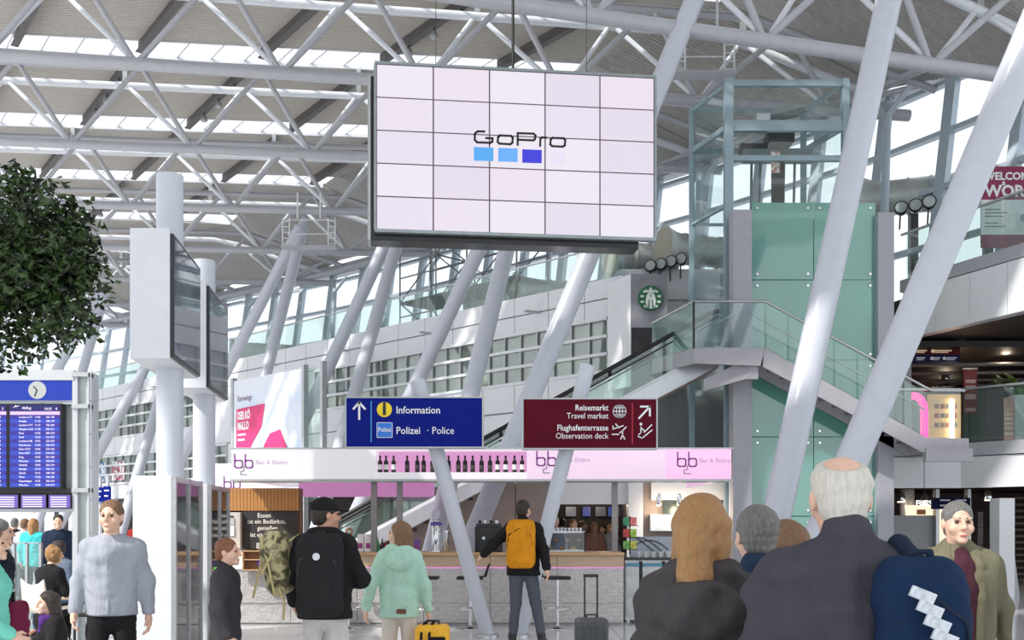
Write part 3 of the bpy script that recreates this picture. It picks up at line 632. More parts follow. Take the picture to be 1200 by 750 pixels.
MB().box(.2, .3, 23.5, 26.5, 0, 2.6).build('shop_side', dark_wall, bw); MB().box(2.75, 2.85, 23.5, 26.5, 0, 2.6).build('shop_side', dark_wall, bw)
MB().box(.2, 2.8, 23.5, 26.5, 2.3, 2.4).build('shop_ceiling', dark_wall, bw)
MB().box(2.85, 9, 26.9, 27.1, 5.0, 8.25).build('panel', panel_white, bw)
MB().box(X(770, 26.9), X(862, 26.9), 26.84, 26.9, Z(352, 26.9), Z(351, 26.9)).build('panel_joint', panel_grey, bw)
MB().box(3, 8.3, 26.0, 26.1, 0, 5.2).build('lobby_wall', mat('lobby_wall', (130, 136, 136), .5, var=.1, scale=.5), bw)
for i, px in enumerate((772, 796, 832)): downlight(px, 592, 22.9, ['small ceiling spotlight at the left of the smoked panel behind the bar', 'middle ceiling spotlight before the smoked panel behind the bar', 'small ceiling spotlight behind the blonde woman, right of the bar'][i], .06)
downlight(672, 583, 25.2, 'ceiling spotlight added to brighten the dark snack shop, left of the queue', .06); downlight(706, 583, 25.2, 'ceiling spotlight added to brighten the dark snack shop, right over the queue', .06)  # both lamps are added to brighten the people queuing here
# screens in the snack shop
for i, (px, c) in enumerate([(663, (120, 120, 128)), (683, (70, 80, 150)), (698, (90, 90, 96)), (713, (60, 84, 160)), (722, (110, 104, 110))]):
    MB().box(X(px, 26.3), X(px+12 if i not in (1,) else px+9, 26.3), 26.3, 26.36, Z(605, 26.3), Z(594, 26.3)).build('menu_screen', mat('menu_screen_%d' % i, c, .3, var=.7, scale=8, emit=.5), label='%s glowing menu screen from the left in the dark snack shop' % ordinal(i), cat='screen', group='snack shop screens')
# coffee shop box with round emblem
D = 25.6; bx0, bx1 = X(740, D), X(782, D)
cb = root('sign_box', (bx0, D, 5.2), 'grey sign box with a round green emblem above the escalator', 'sign')
MB().box(bx0, bx1, D, D+1.2, Z(384, D), Z(321, D)).build('body', mat('box_grey', (142, 142, 150), .5), cb)
MB().box(bx0, bx1, D+.02, D+1.2, 5.0, Z(384, D)).build('dark_base', mat('box_dark', (40, 38, 42), .4), cb)
MB().prism([(bx0-.02, D, Z(321, D)), (bx0-.5, D+1.0, Z(321, D)), (bx0-.5, D+1.0, 5.0), (bx0-.02, D, 5.0)], (.02, .02, 0)).build('side_panel', panel_white, cb)
c = at(762.5, 349, D-.06); em = MB().lathe(c, [(.3, 0), (.31, .02), (.31, .06)], 40, (0, 1, 0)).build('emblem_disc', mat('emblem_green', (12, 104, 62), .4), cb)
ew = mat('emblem_white', (240, 244, 240), .5)
def flat(pts, name='emblem_shape', m=ew, dy=-.012): MB().prism([(c.x+x, c.y+dy, c.z+z) for x, z in pts], (0, .012, 0)).build(name, m, em)
flat([(-.11, -.24), (-.13, -.08), (-.1, .06), (-.06, .12), (.06, .12), (.1, .06), (.13, -.08), (.11, -.24), (.04, -.27), (-.04, -.27)])
flat([(-.1, .13), (-.13, .22), (-.06, .18), (0, .27), (.06, .18), (.13, .22), (.1, .13)])
flat([(.035*math.cos(a), .055+.05*math.sin(a)) for a in [i*math.pi/8 for i in range(16)]], m=mat('emblem_grey', (190, 200, 194), .5), dy=-.018)
for sg in (-1, 1):
    for i in range(4):
        a = math.radians(-50+i*32); x, z = .25*math.cos(a), .25*math.sin(a)-.02; flat([(sg*(x-.08), z-.02), (sg*x, z-.035), (sg*(x+.02), z+.02), (sg*(x-.07), z+.025)])
    flat([(sg*.04, -.26), (sg*.025, -.05), (sg*.05, -.05), (sg*.07, -.25)], m=MC['emblem_green'], dy=-.016)
# ------------------------------------------------------------------ ducts and lamps on the gallery, scaffold
duct = mat('duct_metal', (186, 190, 188), .35, .2, var=.12, scale=3)
def air_duct(p, d, L, r, label, bell=1.45):
    rt = root('air_duct', Vector((p.x, p.y, p.z-r)), label, 'duct', 'ventilation ducts'); d = Vector(d).normalized()
    prof = [(r*bell, 0), (r*bell*.93, .05), (r*1.1, .3), (r, .5)]+[(r, .5+L)]
    MB().lathe(p, prof, 24, d).build('pipe', duct, rt)
    for i in range(int(L/.55)): MB().lathe(p+d*(.6+i*.55), [(r*1.06, 0), (r*1.06, .06)], 24, d).build('rib', duct, rt)
    MB().lathe(p-d*.01, [(r*bell*.86, 0), (r*bell*.86, .01)], 24, d).build('mouth', mat('duct_mouth', (176, 170, 156), .5), rt)
    for f in (.25, .8): q = p+d*(.5+L*f); MB().box(q.x-.1, q.x+.1, q.y-.1, q.y+.1, 6.5, q.z-r*.9).build('support', dark_metal, rt)
for px, py, D, L, r, lb in [(716, 300, 29.4, 1.5, .44, 'grey ribbed air duct above the windows, left of the green emblem'), (777, 290, 28.2, 2.2, .42, 'grey ribbed air duct directly above the green emblem box'),
    (603, 340, 32.5, 2.2, .4, 'grey ribbed air duct right of the scaffold on the gallery'), (1008, 236, 27.0, 3.2, .45, 'large grey ribbed air duct on the right upper gallery behind tilted columns'), (548, 352, 35, 2, .4, 'grey ribbed air duct beneath the scaffold'), (270, 412, 46, 2.5, .45, 'distant dark air duct at the left end of the gallery')]:
    air_duct(at(px, py, D), (.86, .3, 0) if px != 1008 else (.9, -.35, .0), L, r, lb)
k_ = 0
for px, py, D in ((762, 311, 26.6), (774, 309, 26.6), (786, 306, 26.6), (798, 303, 26.6), (1056, 243, 24.3), (1073, 240, 23.9), (1089, 236, 23.5)):
    p = at(px, py, D); rt = root('gallery_floodlight', p, 'black round floodlight on the gallery edge, %s from the left' % ordinal(k_), 'lamp', 'gallery floodlights'); k_ += 1
    d = Vector((-.35, -.9, .1)).normalized()
    MB().lathe(p, [(.16, 0), (.17, .03), (.15, .16), (.06, .2)], 20, -d).build('housing', black_gloss, rt)
    MB().lathe(p+d*.012, [(.13, 0), (.13, .01)], 20, -d).build('lens', mat('floodlight_lens', (170, 178, 178), .2), rt)
    MB().tube(p+Vector((0, .05, -.15)), p+Vector((0, .1, -.5)), .02, n=6).build('bracket', dark_metal, rt)
sc = root('scaffold', g(8, 6.5, -2.6), 'tall tubular scaffold tower standing on the upper gallery', 'scaffold')
scm = mat('scaffold_tube', (120, 124, 126), .4, .5)
for bay in range(3):
    for lv in range(4):
        za, zb2 = 6.5+lv*1.35, 7.85+lv*1.35; a, b = 5.5+bay*1.9, 7.4+bay*1.9
        for out in (-1.6, -3.0):
            for t in ((a, b) if bay == 2 else (a,)): MB().tube(g(t, za, out), g(t, zb2, out), .03, n=6).build('standard', scm, sc)
            MB().tube(g(a, zb2, out), g(b, zb2, out), .028, n=6).build('ledger', scm, sc); MB().tube(g(a, zb2-.5, out), g(b, zb2-.5, out), .025, n=6).build('guard_rail', scm, sc)
            MB().tube(g(a if (lv+bay) % 2 else b, za, out), g(b if (lv+bay) % 2 else a, zb2, out), .025, n=6).build('brace', scm, sc)
        MB().tube(g(a, zb2, -1.6), g(a, zb2, -3), .028, n=6).build('transom', scm, sc)
        if lv == 1: MB().obox(g((a+b)/2, zb2-.02, -2.3), Vector((GD.x, GD.y, 0))*.95, Vector((GN.x, GN.y, 0))*.65, Vector((0, 0, .025))).build('board', mat('scaffold_board', (130, 126, 122), .6), sc)
# ------------------------------------------------------------------ hanging video wall
VL, VR = Vector((X(441, 17), 17, 0)), Vector((X(766.5, 17.55), 17.55, 0)); VU = (VR-VL).normalized(); VWd = (VR-VL).length
VZT, VZB = Z(75, 17), Z(268.5, 17); VRZ = math.atan2(VU.y, VU.x); VN = Vector((VU.y, -VU.x, 0))
vw = root('video_wall', ((VL+VR)/2+Vector((0, 0, VZB-.2))), 'large hanging video wall of twenty-five screens showing a black logo', 'video wall')
def vp(u, z, out=0): return VL+VU*u+VN*out+Vector((0, 0, z))
scr = [mat('screen_lilac_%d' % i, c, .25, var=.02, scale=1, emit=.62, ergb=c) for i, c in enumerate([(244, 238, 248), (238, 230, 246), (242, 232, 244), (236, 226, 242)])]
pw, ph = VWd/5, (VZT-VZB)/5
for i in range(5):
    for j in range(5):
        pn = MB().obox(vp((i+.5)*pw, VZB+(j+.5)*ph), VU*(pw/2-.012), VN*.006, Vector((0, 0, ph/2-.012)))
        pn.build('screen', scr[random.choice([0, 0, 0, 1, 2, 3])], vw)
fr = mat('wall_seam', (104, 80, 96), .5); rim = mat('screen_rim', (150, 160, 162), .3, .5)
MB().obox(vp(VWd/2, (VZT+VZB)/2, -.05), VU*(VWd/2), VN*.043, Vector((0, 0, (VZT-VZB)/2))).build('backplate', fr, vw)
for (u0, u1, z0, z1) in ((-.03, VWd+.03, VZT, VZT+.04), (-.03, VWd+.03, VZB-.05, VZB), (-.04, 0, VZB, VZT), (VWd, VWd+.04, VZB, VZT)):
    MB().obox(vp((u0+u1)/2, (z0+z1)/2, -.03), VU*((u1-u0)/2), VN*.06, Vector((0, 0, (z1-z0)/2))).build('rim', rim, vw)
MB().obox(vp(VWd/2-.17, (VZT+VZB)/2-.16, -.3), VU*(VWd/2-.08), VN*.2, Vector((0, 0, (VZT-VZB)/2))).build('rear_housing', black_gloss, vw)
MB().obox(vp(-.12, (VZT+VZB)/2-.16, -.3), VU*.025, VN*.22, Vector((0, 0, (VZT-VZB)/2))).build('side_trim', alu, vw)
for u in (1.0, 2.32, 3.6):
    MB().tube(vp(u, VZT-.1, -.3), vp(u, 14.3, -.3), .025 if u > 2 and u < 3 else .006, n=8).build('hanging_cable', black_rubber, vw)
def lg(px, py):
    f = (px-441)/325.5; yt = 75+18*f; yb = 268.5+8*f
    return (f*VWd, VZT-(py-yt)/(yb-yt)*(VZT-VZB))
def cr(pts): return [lg(530+x/7.5, 130+y/7.5) for x, y in pts]
ink = mat('logo_black', (20, 20, 26), .4)
for ch in ([(262,181),(205,180),(185,196),(180,210),(180,255),(200,275),(315,280),(333,268),(335,240),(280,238)],
           [(400,215),(495,219),(512,235),(508,278),(490,292),(395,286),(379,270),(384,230),(400,215)],
           [(555,296),(555,195),(695,200),(712,216),(706,248),(690,258),(560,252)], [(752,304),(755,246),(770,232),(808,235)],
           [(862,236),(960,240),(975,256),(971,300),(953,312),(860,308),(843,293),(846,250),(862,236)]):
    ribbon([cr(ch)], .036, VL+VN*.01, VU, (0, 0, 1), 'logo_letter', ink, vw)
for q, c in (((172,343,316,435), (84, 168, 236)), ((384,555,323,442), (104, 172, 244)), ((595,767,335,452), (60, 56, 214)), ((845,977,345,465), (230, 220, 240))):
    a = cr([(q[0], q[2]), (q[1], q[2]+6), (q[1], q[3]+4), (q[0], q[3])])
    MB().prism([vp(u, z, .007) for u, z in a], VN*.004).build('logo_square', mat('logo_sq_%d' % q[0], c, .4, var=.01, emit=.7, ergb=c), vw)
# ------------------------------------------------------------------ two signs on leaning posts
DS = 14.0; ps = DS/F
def sp(px, py): return (px-600)*ps, HC+(HY-py)*ps
def sign_post(a, b, label):
    rt = root('sign_post', b, label, 'post', 'leaning sign posts')
    MB().tube(b, a, .1, .11, 20).build('shaft', column_paint, rt); MB().lathe(b, [(.16, 0), (.16, .03), (.12, .05)], 20).build('base_plate', steel, rt)
sign_post(at(489, 446, 14.3), Vector((X(572, 14.3), 14.3, 0)), 'slim white post leaning left behind the blue information sign')
sign_post(at(689, 428, 14.3), Vector((X(608, 14.3), 14.3, 0)), 'slim white post leaning right behind the maroon travel market sign')
def board(x0, x1, y0, y1, m, label):
    a, b = sp(x0, y1), sp(x1, y0); rt = root('direction_sign', (a[0], DS, a[1]), label, 'sign', 'hall direction signs')
    MB().box(a[0], b[0], DS, DS+.14, a[1], b[1]).build('panel', m, rt)
    f = MB(); e = .02
    f.box(a[0]-e, b[0]+e, DS-.01, DS+.15, b[1], b[1]+e); f.box(a[0]-e, b[0]+e, DS-.01, DS+.15, a[1]-e, a[1]); f.box(a[0]-e, a[0], DS-.01, DS+.15, a[1], b[1]); f.box(b[0], b[0]+e, DS-.01, DS+.15, a[1], b[1])
    f.build('frame', alu, rt); return rt
def T(s, px, py, cap, rt, m, align='LEFT', bold=0, sx=.92): x, z = sp(px, py); text(s, cap*ps/.72, (x, DS-.004, z), rt, m, 0, align, 'lettering', bold, sx)
sb = board(406, 565, 466.5, 523.5, mat('sign_blue', (14, 30, 128), .5, var=.03, spec=.08), 'blue sign reading Information and Polizei with a white arrow')
T('Information', 464, 484.5, 8.6, sb, white_print, bold=.0012); T('Polizei', 464, 508.5, 8.6, sb, white_print, bold=.0012); T('· Police', 500, 508.5, 8.6, sb, white_print)
x, z = sp(450.5, 480); MB().lathe((x, DS-.006, z), [(8.8*ps, 0), (8.8*ps, .006)], 28, (0, 1, 0)).build('info_disc', mat('info_yellow', (252, 216, 24), .4), sb); text('i', 15*ps/.72, (x, DS-.012, z-5.6*ps), sb, black_gloss, 0, 'CENTER', 'lettering', .01)
a, b = sp(441.5, 513), sp(460, 495); MB().box(a[0], b[0], DS-.005, DS, a[1], b[1]).build('police_square', mat('police_blue', (40, 120, 216), .4), sb)
for q in ((a[0], b[0], b[1]-.008, b[1]), (a[0], b[0], a[1], a[1]+.008), (a[0], a[0]+.008, a[1], b[1]), (b[0]-.008, b[0], a[1], b[1])): MB().box(q[0], q[1], DS-.008, DS-.004, q[2], q[3]).build('square_border', white_print, sb)
text('Polizei', 5.2*ps/.72, ((a[0]+b[0])/2, DS-.009, (a[1]+b[1])/2-.022), sb, white_print, 0, 'CENTER', 'lettering', .001, .8)
a, b = sp(434.4, 518), sp(435.6, 470); MB().box(a[0], b[0], DS-.005, DS, a[1], b[1]).build('divider', mat('divider_blue', (70, 160, 220), .4), sb)
ribbon([[sp(421, 491), sp(421, 472)], [sp(414.5, 479), sp(421, 471.5), sp(427.5, 479)]], 2.4*ps, (0, DS-.005, 0), (1, 0, 0), (0, 0, 1), 'arrow', white_print, sb)
sm = board(613.5, 769, 468, 525, mat('sign_maroon', (88, 14, 34), .5, var=.04, spec=.08), 'maroon sign reading Reisemarkt and Flughafenterrasse with pictograms')
for s_, y, bd in (('Reisemarkt', 481, .0012), ('Travel market', 490.5, 0), ('Flughafenterrasse', 504.5, .0012), ('Observation deck', 514, 0)): T(s_, 713, y, 7.0, sm, white_print, 'RIGHT', bd, .88)
a, b = sp(740.5, 520), sp(741.5, 472); MB().box(a[0], b[0], DS-.005, DS, a[1], b[1]).build('divider', mat('divider_red', (200, 40, 60), .4), sm)
def cir(cx, cy, rx, ry, n=20): return [sp(cx+rx*math.cos(2*math.pi*i/n), cy+ry*math.sin(2*math.pi*i/n)) for i in range(n+1)]
O = (0, DS-.005, 0); RB = lambda l, w_, nm, rt: ribbon(l, w_*ps, O, (1, 0, 0), (0, 0, 1), nm, white_print, rt)
RB([cir(726, 482, 7.5, 7.5), cir(726, 482, 3.6, 7.5), [sp(718.5, 482), sp(733.5, 482)], [sp(719.5, 478), sp(732.5, 478)], [sp(719.5, 486), sp(732.5, 486)], [sp(726, 474.5), sp(726, 489.5)]], 1.1, 'globe_pictogram', sm)
RB([[sp(749, 490), sp(761, 477)], [sp(751, 476.5), sp(761.5, 476.5), sp(761.5, 487)]], 2.2, 'arrow', sm)
RB([[sp(718, 503), sp(730, 499)], [sp(721.5, 497), sp(725.5, 501.5)], [sp(718, 499.5), sp(719.5, 502.5)], [sp(717.5, 509), sp(725, 509)], [sp(729.5, 504.5), sp(729.5, 509.5)], [sp(729.5, 509.5), sp(727.5, 514.5)], [sp(729.5, 509.5), sp(732, 514.5)], [sp(729.5, 505), sp(733.5, 500.5)], [sp(729.5, 505), sp(726.5, 507)]], 1.3, 'plane_and_person_pictogram', sm)
RB([[sp(748, 511.5), sp(752.5, 513.5), sp(764, 504)], [sp(755, 506.5), sp(763.5, 498)], [sp(751, 500.5), sp(751, 507)], [sp(751, 501), sp(755, 505)], [sp(751, 507), sp(748.5, 509.5)]], 1.3, 'escalator_pictogram', sm)
x, z = sp(751, 497); MB().lathe((x, DS-.006, z), [(1.6*ps, 0), (1.6*ps, .006)], 12, (0, 1, 0)).build('head_dot', white_print, sm)
# ------------------------------------------------------------------ bar
DB = 16.0; pb = DB/F
def bp(px, py, D=DB): return (px-600)*D/F, HC+(HY-py)*D/F
def bb_logo(px, py, s, D, rt, out=0):      # two joined letters b with a small hooked tail
    P = lambda x, y: ((px+x*s-600)*D/F, HC+(HY-(py+y*s))*D/F)
    m = mat('logo_purple', (128, 26, 140), .4)
    ribbon([[P(-11, -8), P(-11, 7), P(-9, 8.5), P(-3, 8.5), P(-1.5, 7), P(-1.5, 1), P(-3, -.5), P(-9, -.5), P(-11, 1)], [P(2, -8), P(2, 7), P(4, 8.5), P(9.5, 8.5), P(11, 7), P(11, 1), P(9.5, -.5), P(4, -.5), P(2, 1)]], 1.5*s*D/F, (0, D-.006-out, 0), (1, 0, 0), (0, 0, 1), 'logo', m, rt)
    ribbon([[P(.3, 8), P(.3, 12), P(-3.5, 13), P(-3.5, 17), P(4, 17)]], .9*s*D/F, (0, D-.006-out, 0), (1, 0, 0), (0, 0, 1), 'logo_tail', mat('logo_grey', (130, 120, 136), .4), rt)
cn = root('bar_canopy', (-.5, 16, 2.25), 'white and pink backlit bar canopy with a bottle niche', 'canopy')
zt, zl = bp(0, 526)[1], bp(0, 561.5)[1]
cw = mat('canopy_white', (246, 242, 248), .3, var=.01, emit=.3, dim=.6, ergb=(250, 246, 252)); cl = mat('canopy_lilac', (238, 214, 236), .3, var=.01, emit=.42, dim=.5, ergb=(240, 214, 238)); cp = mat('canopy_pink', (240, 196, 230), .3, var=.01, emit=.5, dim=.5, ergb=(244, 190, 232))
for a, b, m in ((272, 349, cw), (349.5, 440.5, cw), (617.5, 677, cl), (677.5, 780, cl), (780.5, 857, cp)):
    MB().box(bp(a, 0)[0], bp(b, 0)[0], DB, DB+.5, zl, zt).build('fascia_panel', m, cn)
n0, n1 = bp(441, 0)[0], bp(617, 0)[0]; nz0, nz1 = bp(0, 553.5)[1], bp(0, 528)[1]
MB().box(n0, n1, DB, DB+.5, zl, nz0).build('niche_base', cw, cn); MB().box(n0, n1, DB, DB+.5, nz1, zt).build('niche_top', cw, cn)
MB().box(n0, n1, DB+.3, DB+.5, nz0, nz1).build('niche_back', mat('niche_pink', (236, 170, 220), .4, emit=.55, ergb=(240, 170, 224)), cn)
MB().box(bp(270, 0)[0], bp(859, 0)[0], DB-.02, DB+.52, zl-.035, zl).build('lower_edge', alu, cn)
MB().box(bp(270, 0)[0], bp(859, 0)[0], DB-.01, DB+.51, zt, zt+.02).build('upper_edge', alu, cn)
MB().box(bp(272, 0)[0], bp(857, 0)[0], DB+.5, 20, zt-.06, zt).build('roof_sheet', white_paint, cn)
zr0, zr1 = Z(582, 20), zt
MB().box(X(249, 20), X(350, 20), 20, 20.2, Z(571, 20), zr1).build('rear_fascia', cw, cn); MB().box(X(350, 20), X(508, 20), 20, 20.2, zr0, zr1).build('rear_fascia', mat('rear_pink', (226, 160, 212), .4, emit=.4, ergb=(230, 150, 214)), cn)
MB().box(bp(855, 0)[0], bp(857, 0)[0], DB+.5, 20, zl, zt).build('side_fascia', cp, cn); MB().box(bp(272, 0)[0], bp(274, 0)[0], DB+.5, 20, zl, zt).build('side_fascia', cw, cn)
for px, py, s_ in ((285.5, 540, .95), (640, 537, 1.0), (805, 538, 1.0)):
    bb_logo(px, py, s_, DB, cn); x, z = bp(px+14, py+4); text('Bar & Bistro', .1, (x, DB-.004, z), cn, mat('faint_print', (196, 170, 200), .5))
bb_logo(272, 565, .85, 20, cn)
for px in (435.5, 466, 641, 645, 722.5):
    w_ = .09 if px not in (641, 645) else .035
    MB().box(bp(px, 0)[0]-w_/2, bp(px, 0)[0]+w_/2, DB+.25, DB+.25+w_, 1.12, zl).build('post', mat('bar_post', (136, 130, 130), .35, .5), cn)
# bottles in the niche
bpx = [444, 451, 460, 476, 488, 495.5, 506, 515, 525, 536.5, 544.5, 553.5, 564, 574, 583, 592.5, 603, 612]
bot = mat('bottle_dark', (24, 22, 26), .15); lab_w = mat('bottle_label', (226, 224, 222), .5); lab_d = mat('bottle_label_dark', (70, 62, 62), .5)
BPR = {}
for i, px in enumerate(bpx):
    p = Vector((bp(px, 0)[0], DB+.15, nz0)); pale = i in (0, 1, 2) or i >= 14
    rt = root('wine_bottle', p, '%s wine bottle from the left in the pink bar niche, %s label' % (ordinal(i), 'pale' if pale else 'dark'), 'bottle', 'wine bottles in the canopy niche')
    prof = [(.03, 0), (.037, .01), (.037, .16), (.032, .185), (.014, .205), (.012, .255), (.015, .257), (.015, .27)]
    cz = (('glass_body', bot, prof, 0), ('paper_label', lab_w, [(.0378, .05), (.0378, .13)], .05) if pale else ('paper_label', lab_d, [(.0378, .06), (.0378, .12)], .06), ('capsule', black_gloss, [(.0162, .225), (.0162, .272)], .225))
    for nm, m_, pf, dz in cz:
        if (nm, m_.name) in BPR: inst(BPR[(nm, m_.name)], p+Vector((0, 0, dz)), rt)
        else: BPR[(nm, m_.name)] = MB().lathe(p, pf, 14).build(nm, m_, rt)
# counter
ct = root('bar_counter', (-.6, 16.3, 0), 'long bar counter with a wooden top and hammered steel front', 'counter')
cx0, cx1 = bp(262, 0)[0], bp(731, 0)[0]
hammer = mat('hammered_steel', (196, 192, 190), .35, .55, var=.1, scale=14, bump=.6, bscale=26, stretch=(1, 1, 2))
MB().box(cx0, cx1, DB-.12, DB+.75, 1.085, 1.13).build('worktop', wood, ct, bevel=.008)
for i in range(6):
    a, b = cx0+(cx1-cx0)*i/6+.004, cx0+(cx1-cx0)*(i+1)/6-.004
    MB().box(a, b, DB-.05, DB, .9, 1.085).build('apron_panel', mat('apron_wood', (206, 178, 150), .45, var=.08, scale=3, stretch=(1, 1, 10)), ct)
    MB().box(a, b, DB, DB+.05, .34, .885).build('front_panel', hammer, ct); MB().box(a, b, DB+.02, DB+.06, .03, .335).build('plinth_panel', hammer, ct)
MB().box(cx0, cx1, DB+.06, DB+.12, 0, 1.08).build('carcass', panel_grey, ct); MB().box(cx1-.05, cx1-.005, DB+.13, DB+.7, 0, 1.08).build('end_panel', hammer, ct)
MB().box(cx0, cx1, DB-.02, DB, .885, .9).build('light_strip', mat('pink_strip', (230, 160, 220), .4, emit=.8, ergb=(230, 140, 220)), ct)
# stools
for i, (px, sgn) in enumerate(((408, 1), (499, 1), (551, -1), (653, 1))):
    p = Vector((X(px, 15.45), 15.45, 0)); rt = root('bar_stool', p, ['black bar stool partly hidden by the man in the cap', 'black bar stool right beside the woman in the mint hoodie', 'black bar stool behind the left-leaning sign post', 'black bar stool behind the walking man and dark suitcase'][i], 'stool', 'bar stools')
    MB().lathe(p, [(.21, 0), (.2, .015), (.04, .03), (.03, .05)], 24).build('base', chrome, rt)
    MB().tube(p+Vector((0, 0, .04)), p+Vector((0, 0, .74)), .025, n=12).build('pillar', chrome, rt)
    MB().path([p+Vector((.2*math.cos(t), .2*math.sin(t), .3)) for t in [k*math.pi/8 for k in range(17)]], .012, 6).build('foot_ring', chrome, rt)
    MB().tube(p+Vector((-.2, 0, .3)), p+Vector((.2, 0, .3)), .01, n=6).build('ring_spoke', chrome, rt)
    MB().box(p.x-.2, p.x+.2, p.y-.19, p.y+.19, .74, .785).build('seat', black_rubber, rt, bevel=.018)
    x = p.x-sgn*.2; mb = MB(); mb.prism([(x, p.y-.19, .78), (x-sgn*.05, p.y-.19, .78), (x-sgn*.1, p.y-.19, .97), (x-sgn*.07, p.y-.19, .97)], (0, .38, 0)); mb.build('backrest', black_rubber, rt, bevel=.01)
# cabinet block at the left end of the bar
cb2 = root('back_cabinet', (X(298, 16.75), 16.75, 1.13), 'slatted wooden overhead cabinet above the chalkboard in the bar', 'cabinet')
D = 16.75; a, b = X(245, D), X(350, D)
MB().box(a, b, D+.03, D+.35, Z(598.5, D), Z(572, D)).build('box', mat('cabinet_core', (120, 84, 50), .6), cb2)
n = 26
for i in range(n): piece('slat', ((b-a)/n-.006, .03, Z(572, D)-Z(598.5, D)), (a+(b-a)*(i+.5)/n, D+.015, Z(598.5, D)), wood_slat, cb2)
MB().box(a, b, D+.3, D+.36, 1.13, Z(598.5, D)).build('back_panel', mat('cabinet_back', (96, 76, 62), .6), cb2)
for x in (a+.02, b-.02): MB().box(x-.02, x+.02, D+.1, D+.35, 1.13, Z(598.5, D)).build('side_board', mat('cabinet_core', (120, 84, 50), .6), cb2)
ck = root('chalkboard', (X(317, D), D-.02, 1.3), 'black chalkboard with white handwriting in the bar', 'chalkboard')
MB().box(X(285, D), X(349.5, D), D-.02, D+.02, Z(643, D), Z(599.5, D)).build('slate', mat('slate', (44, 42, 44), .7, var=.2, scale=5), ck)
MB().box(X(301, D), X(306, D), D-.03, D-.02, Z(643, D), Z(636, D)).build('note', panel_grey, ck)
chalk = mat('chalk', (225, 222, 218), .8)
for s_, px, y, sz in (('Essen', 310, 606.5, .105), ('ist ein Bedürfnis,', 313, 613.5, .098), ('genießen', 314, 621, .098), ('ist eine Kunst', 312, 629, .098)): text(s_, sz, (X(px, D), D-.024, Z(y, D)), ck, chalk, 0, 'CENTER', 'chalk_writing', .001, .95)
ap = root('coffee_dispenser', (X(265, D), D-.1, 1.13), 'pale grey coffee dispenser under the slatted cabinet', 'machine')
MB().box(X(247, D), X(284, D), D-.12, D+.25, 1.14, Z(600.5, D)).build('case', mat('dispenser_grey', (190, 186, 180), .4), ap, bevel=.01)
MB().box(X(250, D), X(264, D), D-.14, D-.12, Z(633, D), Z(605, D)).build('window', black_gloss, ap)
for i in range(4): MB().tube((X(251.5+i*3.6, D), D-.15, Z(630, D)), (X(251.5+i*3.6, D), D-.15, Z(608, D)), .012, n=8).build('canister', chrome, ap)
MB().box(X(267, D), X(277, D), D-.14, D-.12, Z(628, D), Z(616, D)).build('notice', panel_white, ap); MB().box(X(267, D), X(277, D), D-.135, D-.12, Z(615, D), Z(608, D)).build('display', panel_grey, ap)
MB().box(X(271, D), X(276, D), D-.135, D-.12, Z(606, D), Z(604.5, D)).build('slot', black_gloss, ap)
cr_ = root('lower_shelf', (X(318, DB-.06), DB-.1, .75), 'wooden open shelf unit fixed below the chalkboard at the bar front', 'shelf')
MB().box(X(286, 15.8), X(316, 15.8), 15.8, 15.88, Z(667, 15.8), Z(645, 15.8)).build('back', mat('shelf_wood', (130, 92, 66), .5), cr_)
for y in (645, 655, 667): MB().box(X(286, 15.8), X(316, 15.8), 15.7, 15.88, Z(y, 15.8)-.015, Z(y, 15.8)).build('board', wood, cr_)
for x in (286, 315): MB().box(X(x, 15.8), X(x+1, 15.8), 15.7, 15.88, Z(667, 15.8), Z(645, 15.8)).build('side', wood, cr_)
MB().box(X(301, 15.7), X(305, 15.7), 15.72, 15.78, Z(662, 15.7), Z(656, 15.7)).build('purple_pack', mat('purple', (96, 60, 150), .4), label='small purple pack on the wooden shelf at the bar front', cat='packet')
MB().box(X(271, 15.8), X(285, 15.8), 15.82, 15.86, Z(667, 15.8), Z(648, 15.8)).build('price_list', panel_white, label='white price list hung at the bar front beside the shelf', cat='notice')
# things on the counter
TZb = 1.13; D = 16.35
def on(px, d=D): return Vector((X(px, d), d, TZb))
def carton(px, w_, h, m, label, d=D):
    p = on(px, d); rt = root('carton', p, label, 'carton'); MB().box(p.x-w_/2, p.x+w_/2, p.y-.06, p.y+.06, p.z, p.z+h).build('box', m, rt, bevel=.004)
    MB().box(p.x-w_*.35, p.x+w_*.35, p.y-.063, p.y-.06, p.z+h*.2, p.z+h*.5).build('print', mat('carton_print', (150, 60, 130), .5, var=.4, scale=12), rt)
carton(423, .1, .28, white_paint, 'white carton with pink print left of the yellow bottle'); carton(432, .1, .28, mat('carton_cream', (232, 226, 222), .5), 'cream carton standing beside the white carton on the bar')
carton(489, .09, .2, mat('carton_purple', (120, 80, 160), .5), 'purple and white carton right of the mint hoodie woman')
def drink(px, c, h, label, d=D):
    p = on(px, d); rt = root('bottle', p, label, 'bottle', 'bottles on the counter')
    MB().lathe(p, [(.026, 0), (.03, .01), (.03, h*.55), (.012, h*.75), (.011, h*.95)], 12).build('glass_body', mat('drink_'+label[:6], c, .15), rt); MB().lathe(p, [(.014, h*.93), (.014, h)], 10).build('cap', steel, rt)
drink(437, (236, 190, 40), .2, 'yellow juice bottle on the bar counter'); drink(442.5, (30, 140, 70), .24, 'green glass bottle on the bar counter'); drink(448, (40, 28, 26), .22, 'dark brown bottle beside the green one'); drink(452, (150, 40, 40), .18, 'small red bottle nearest the mint hoodie woman')
p = on(511); rt = root('beer_tap', p, 'chrome beer tap column with a round badge on the counter', 'tap')
MB().lathe(p, [(.1, 0), (.1, .02), (.07, .04), (.065, .46), (.075, .48), (.075, .5), (.03, .52)], 20).build('column', chrome, rt)
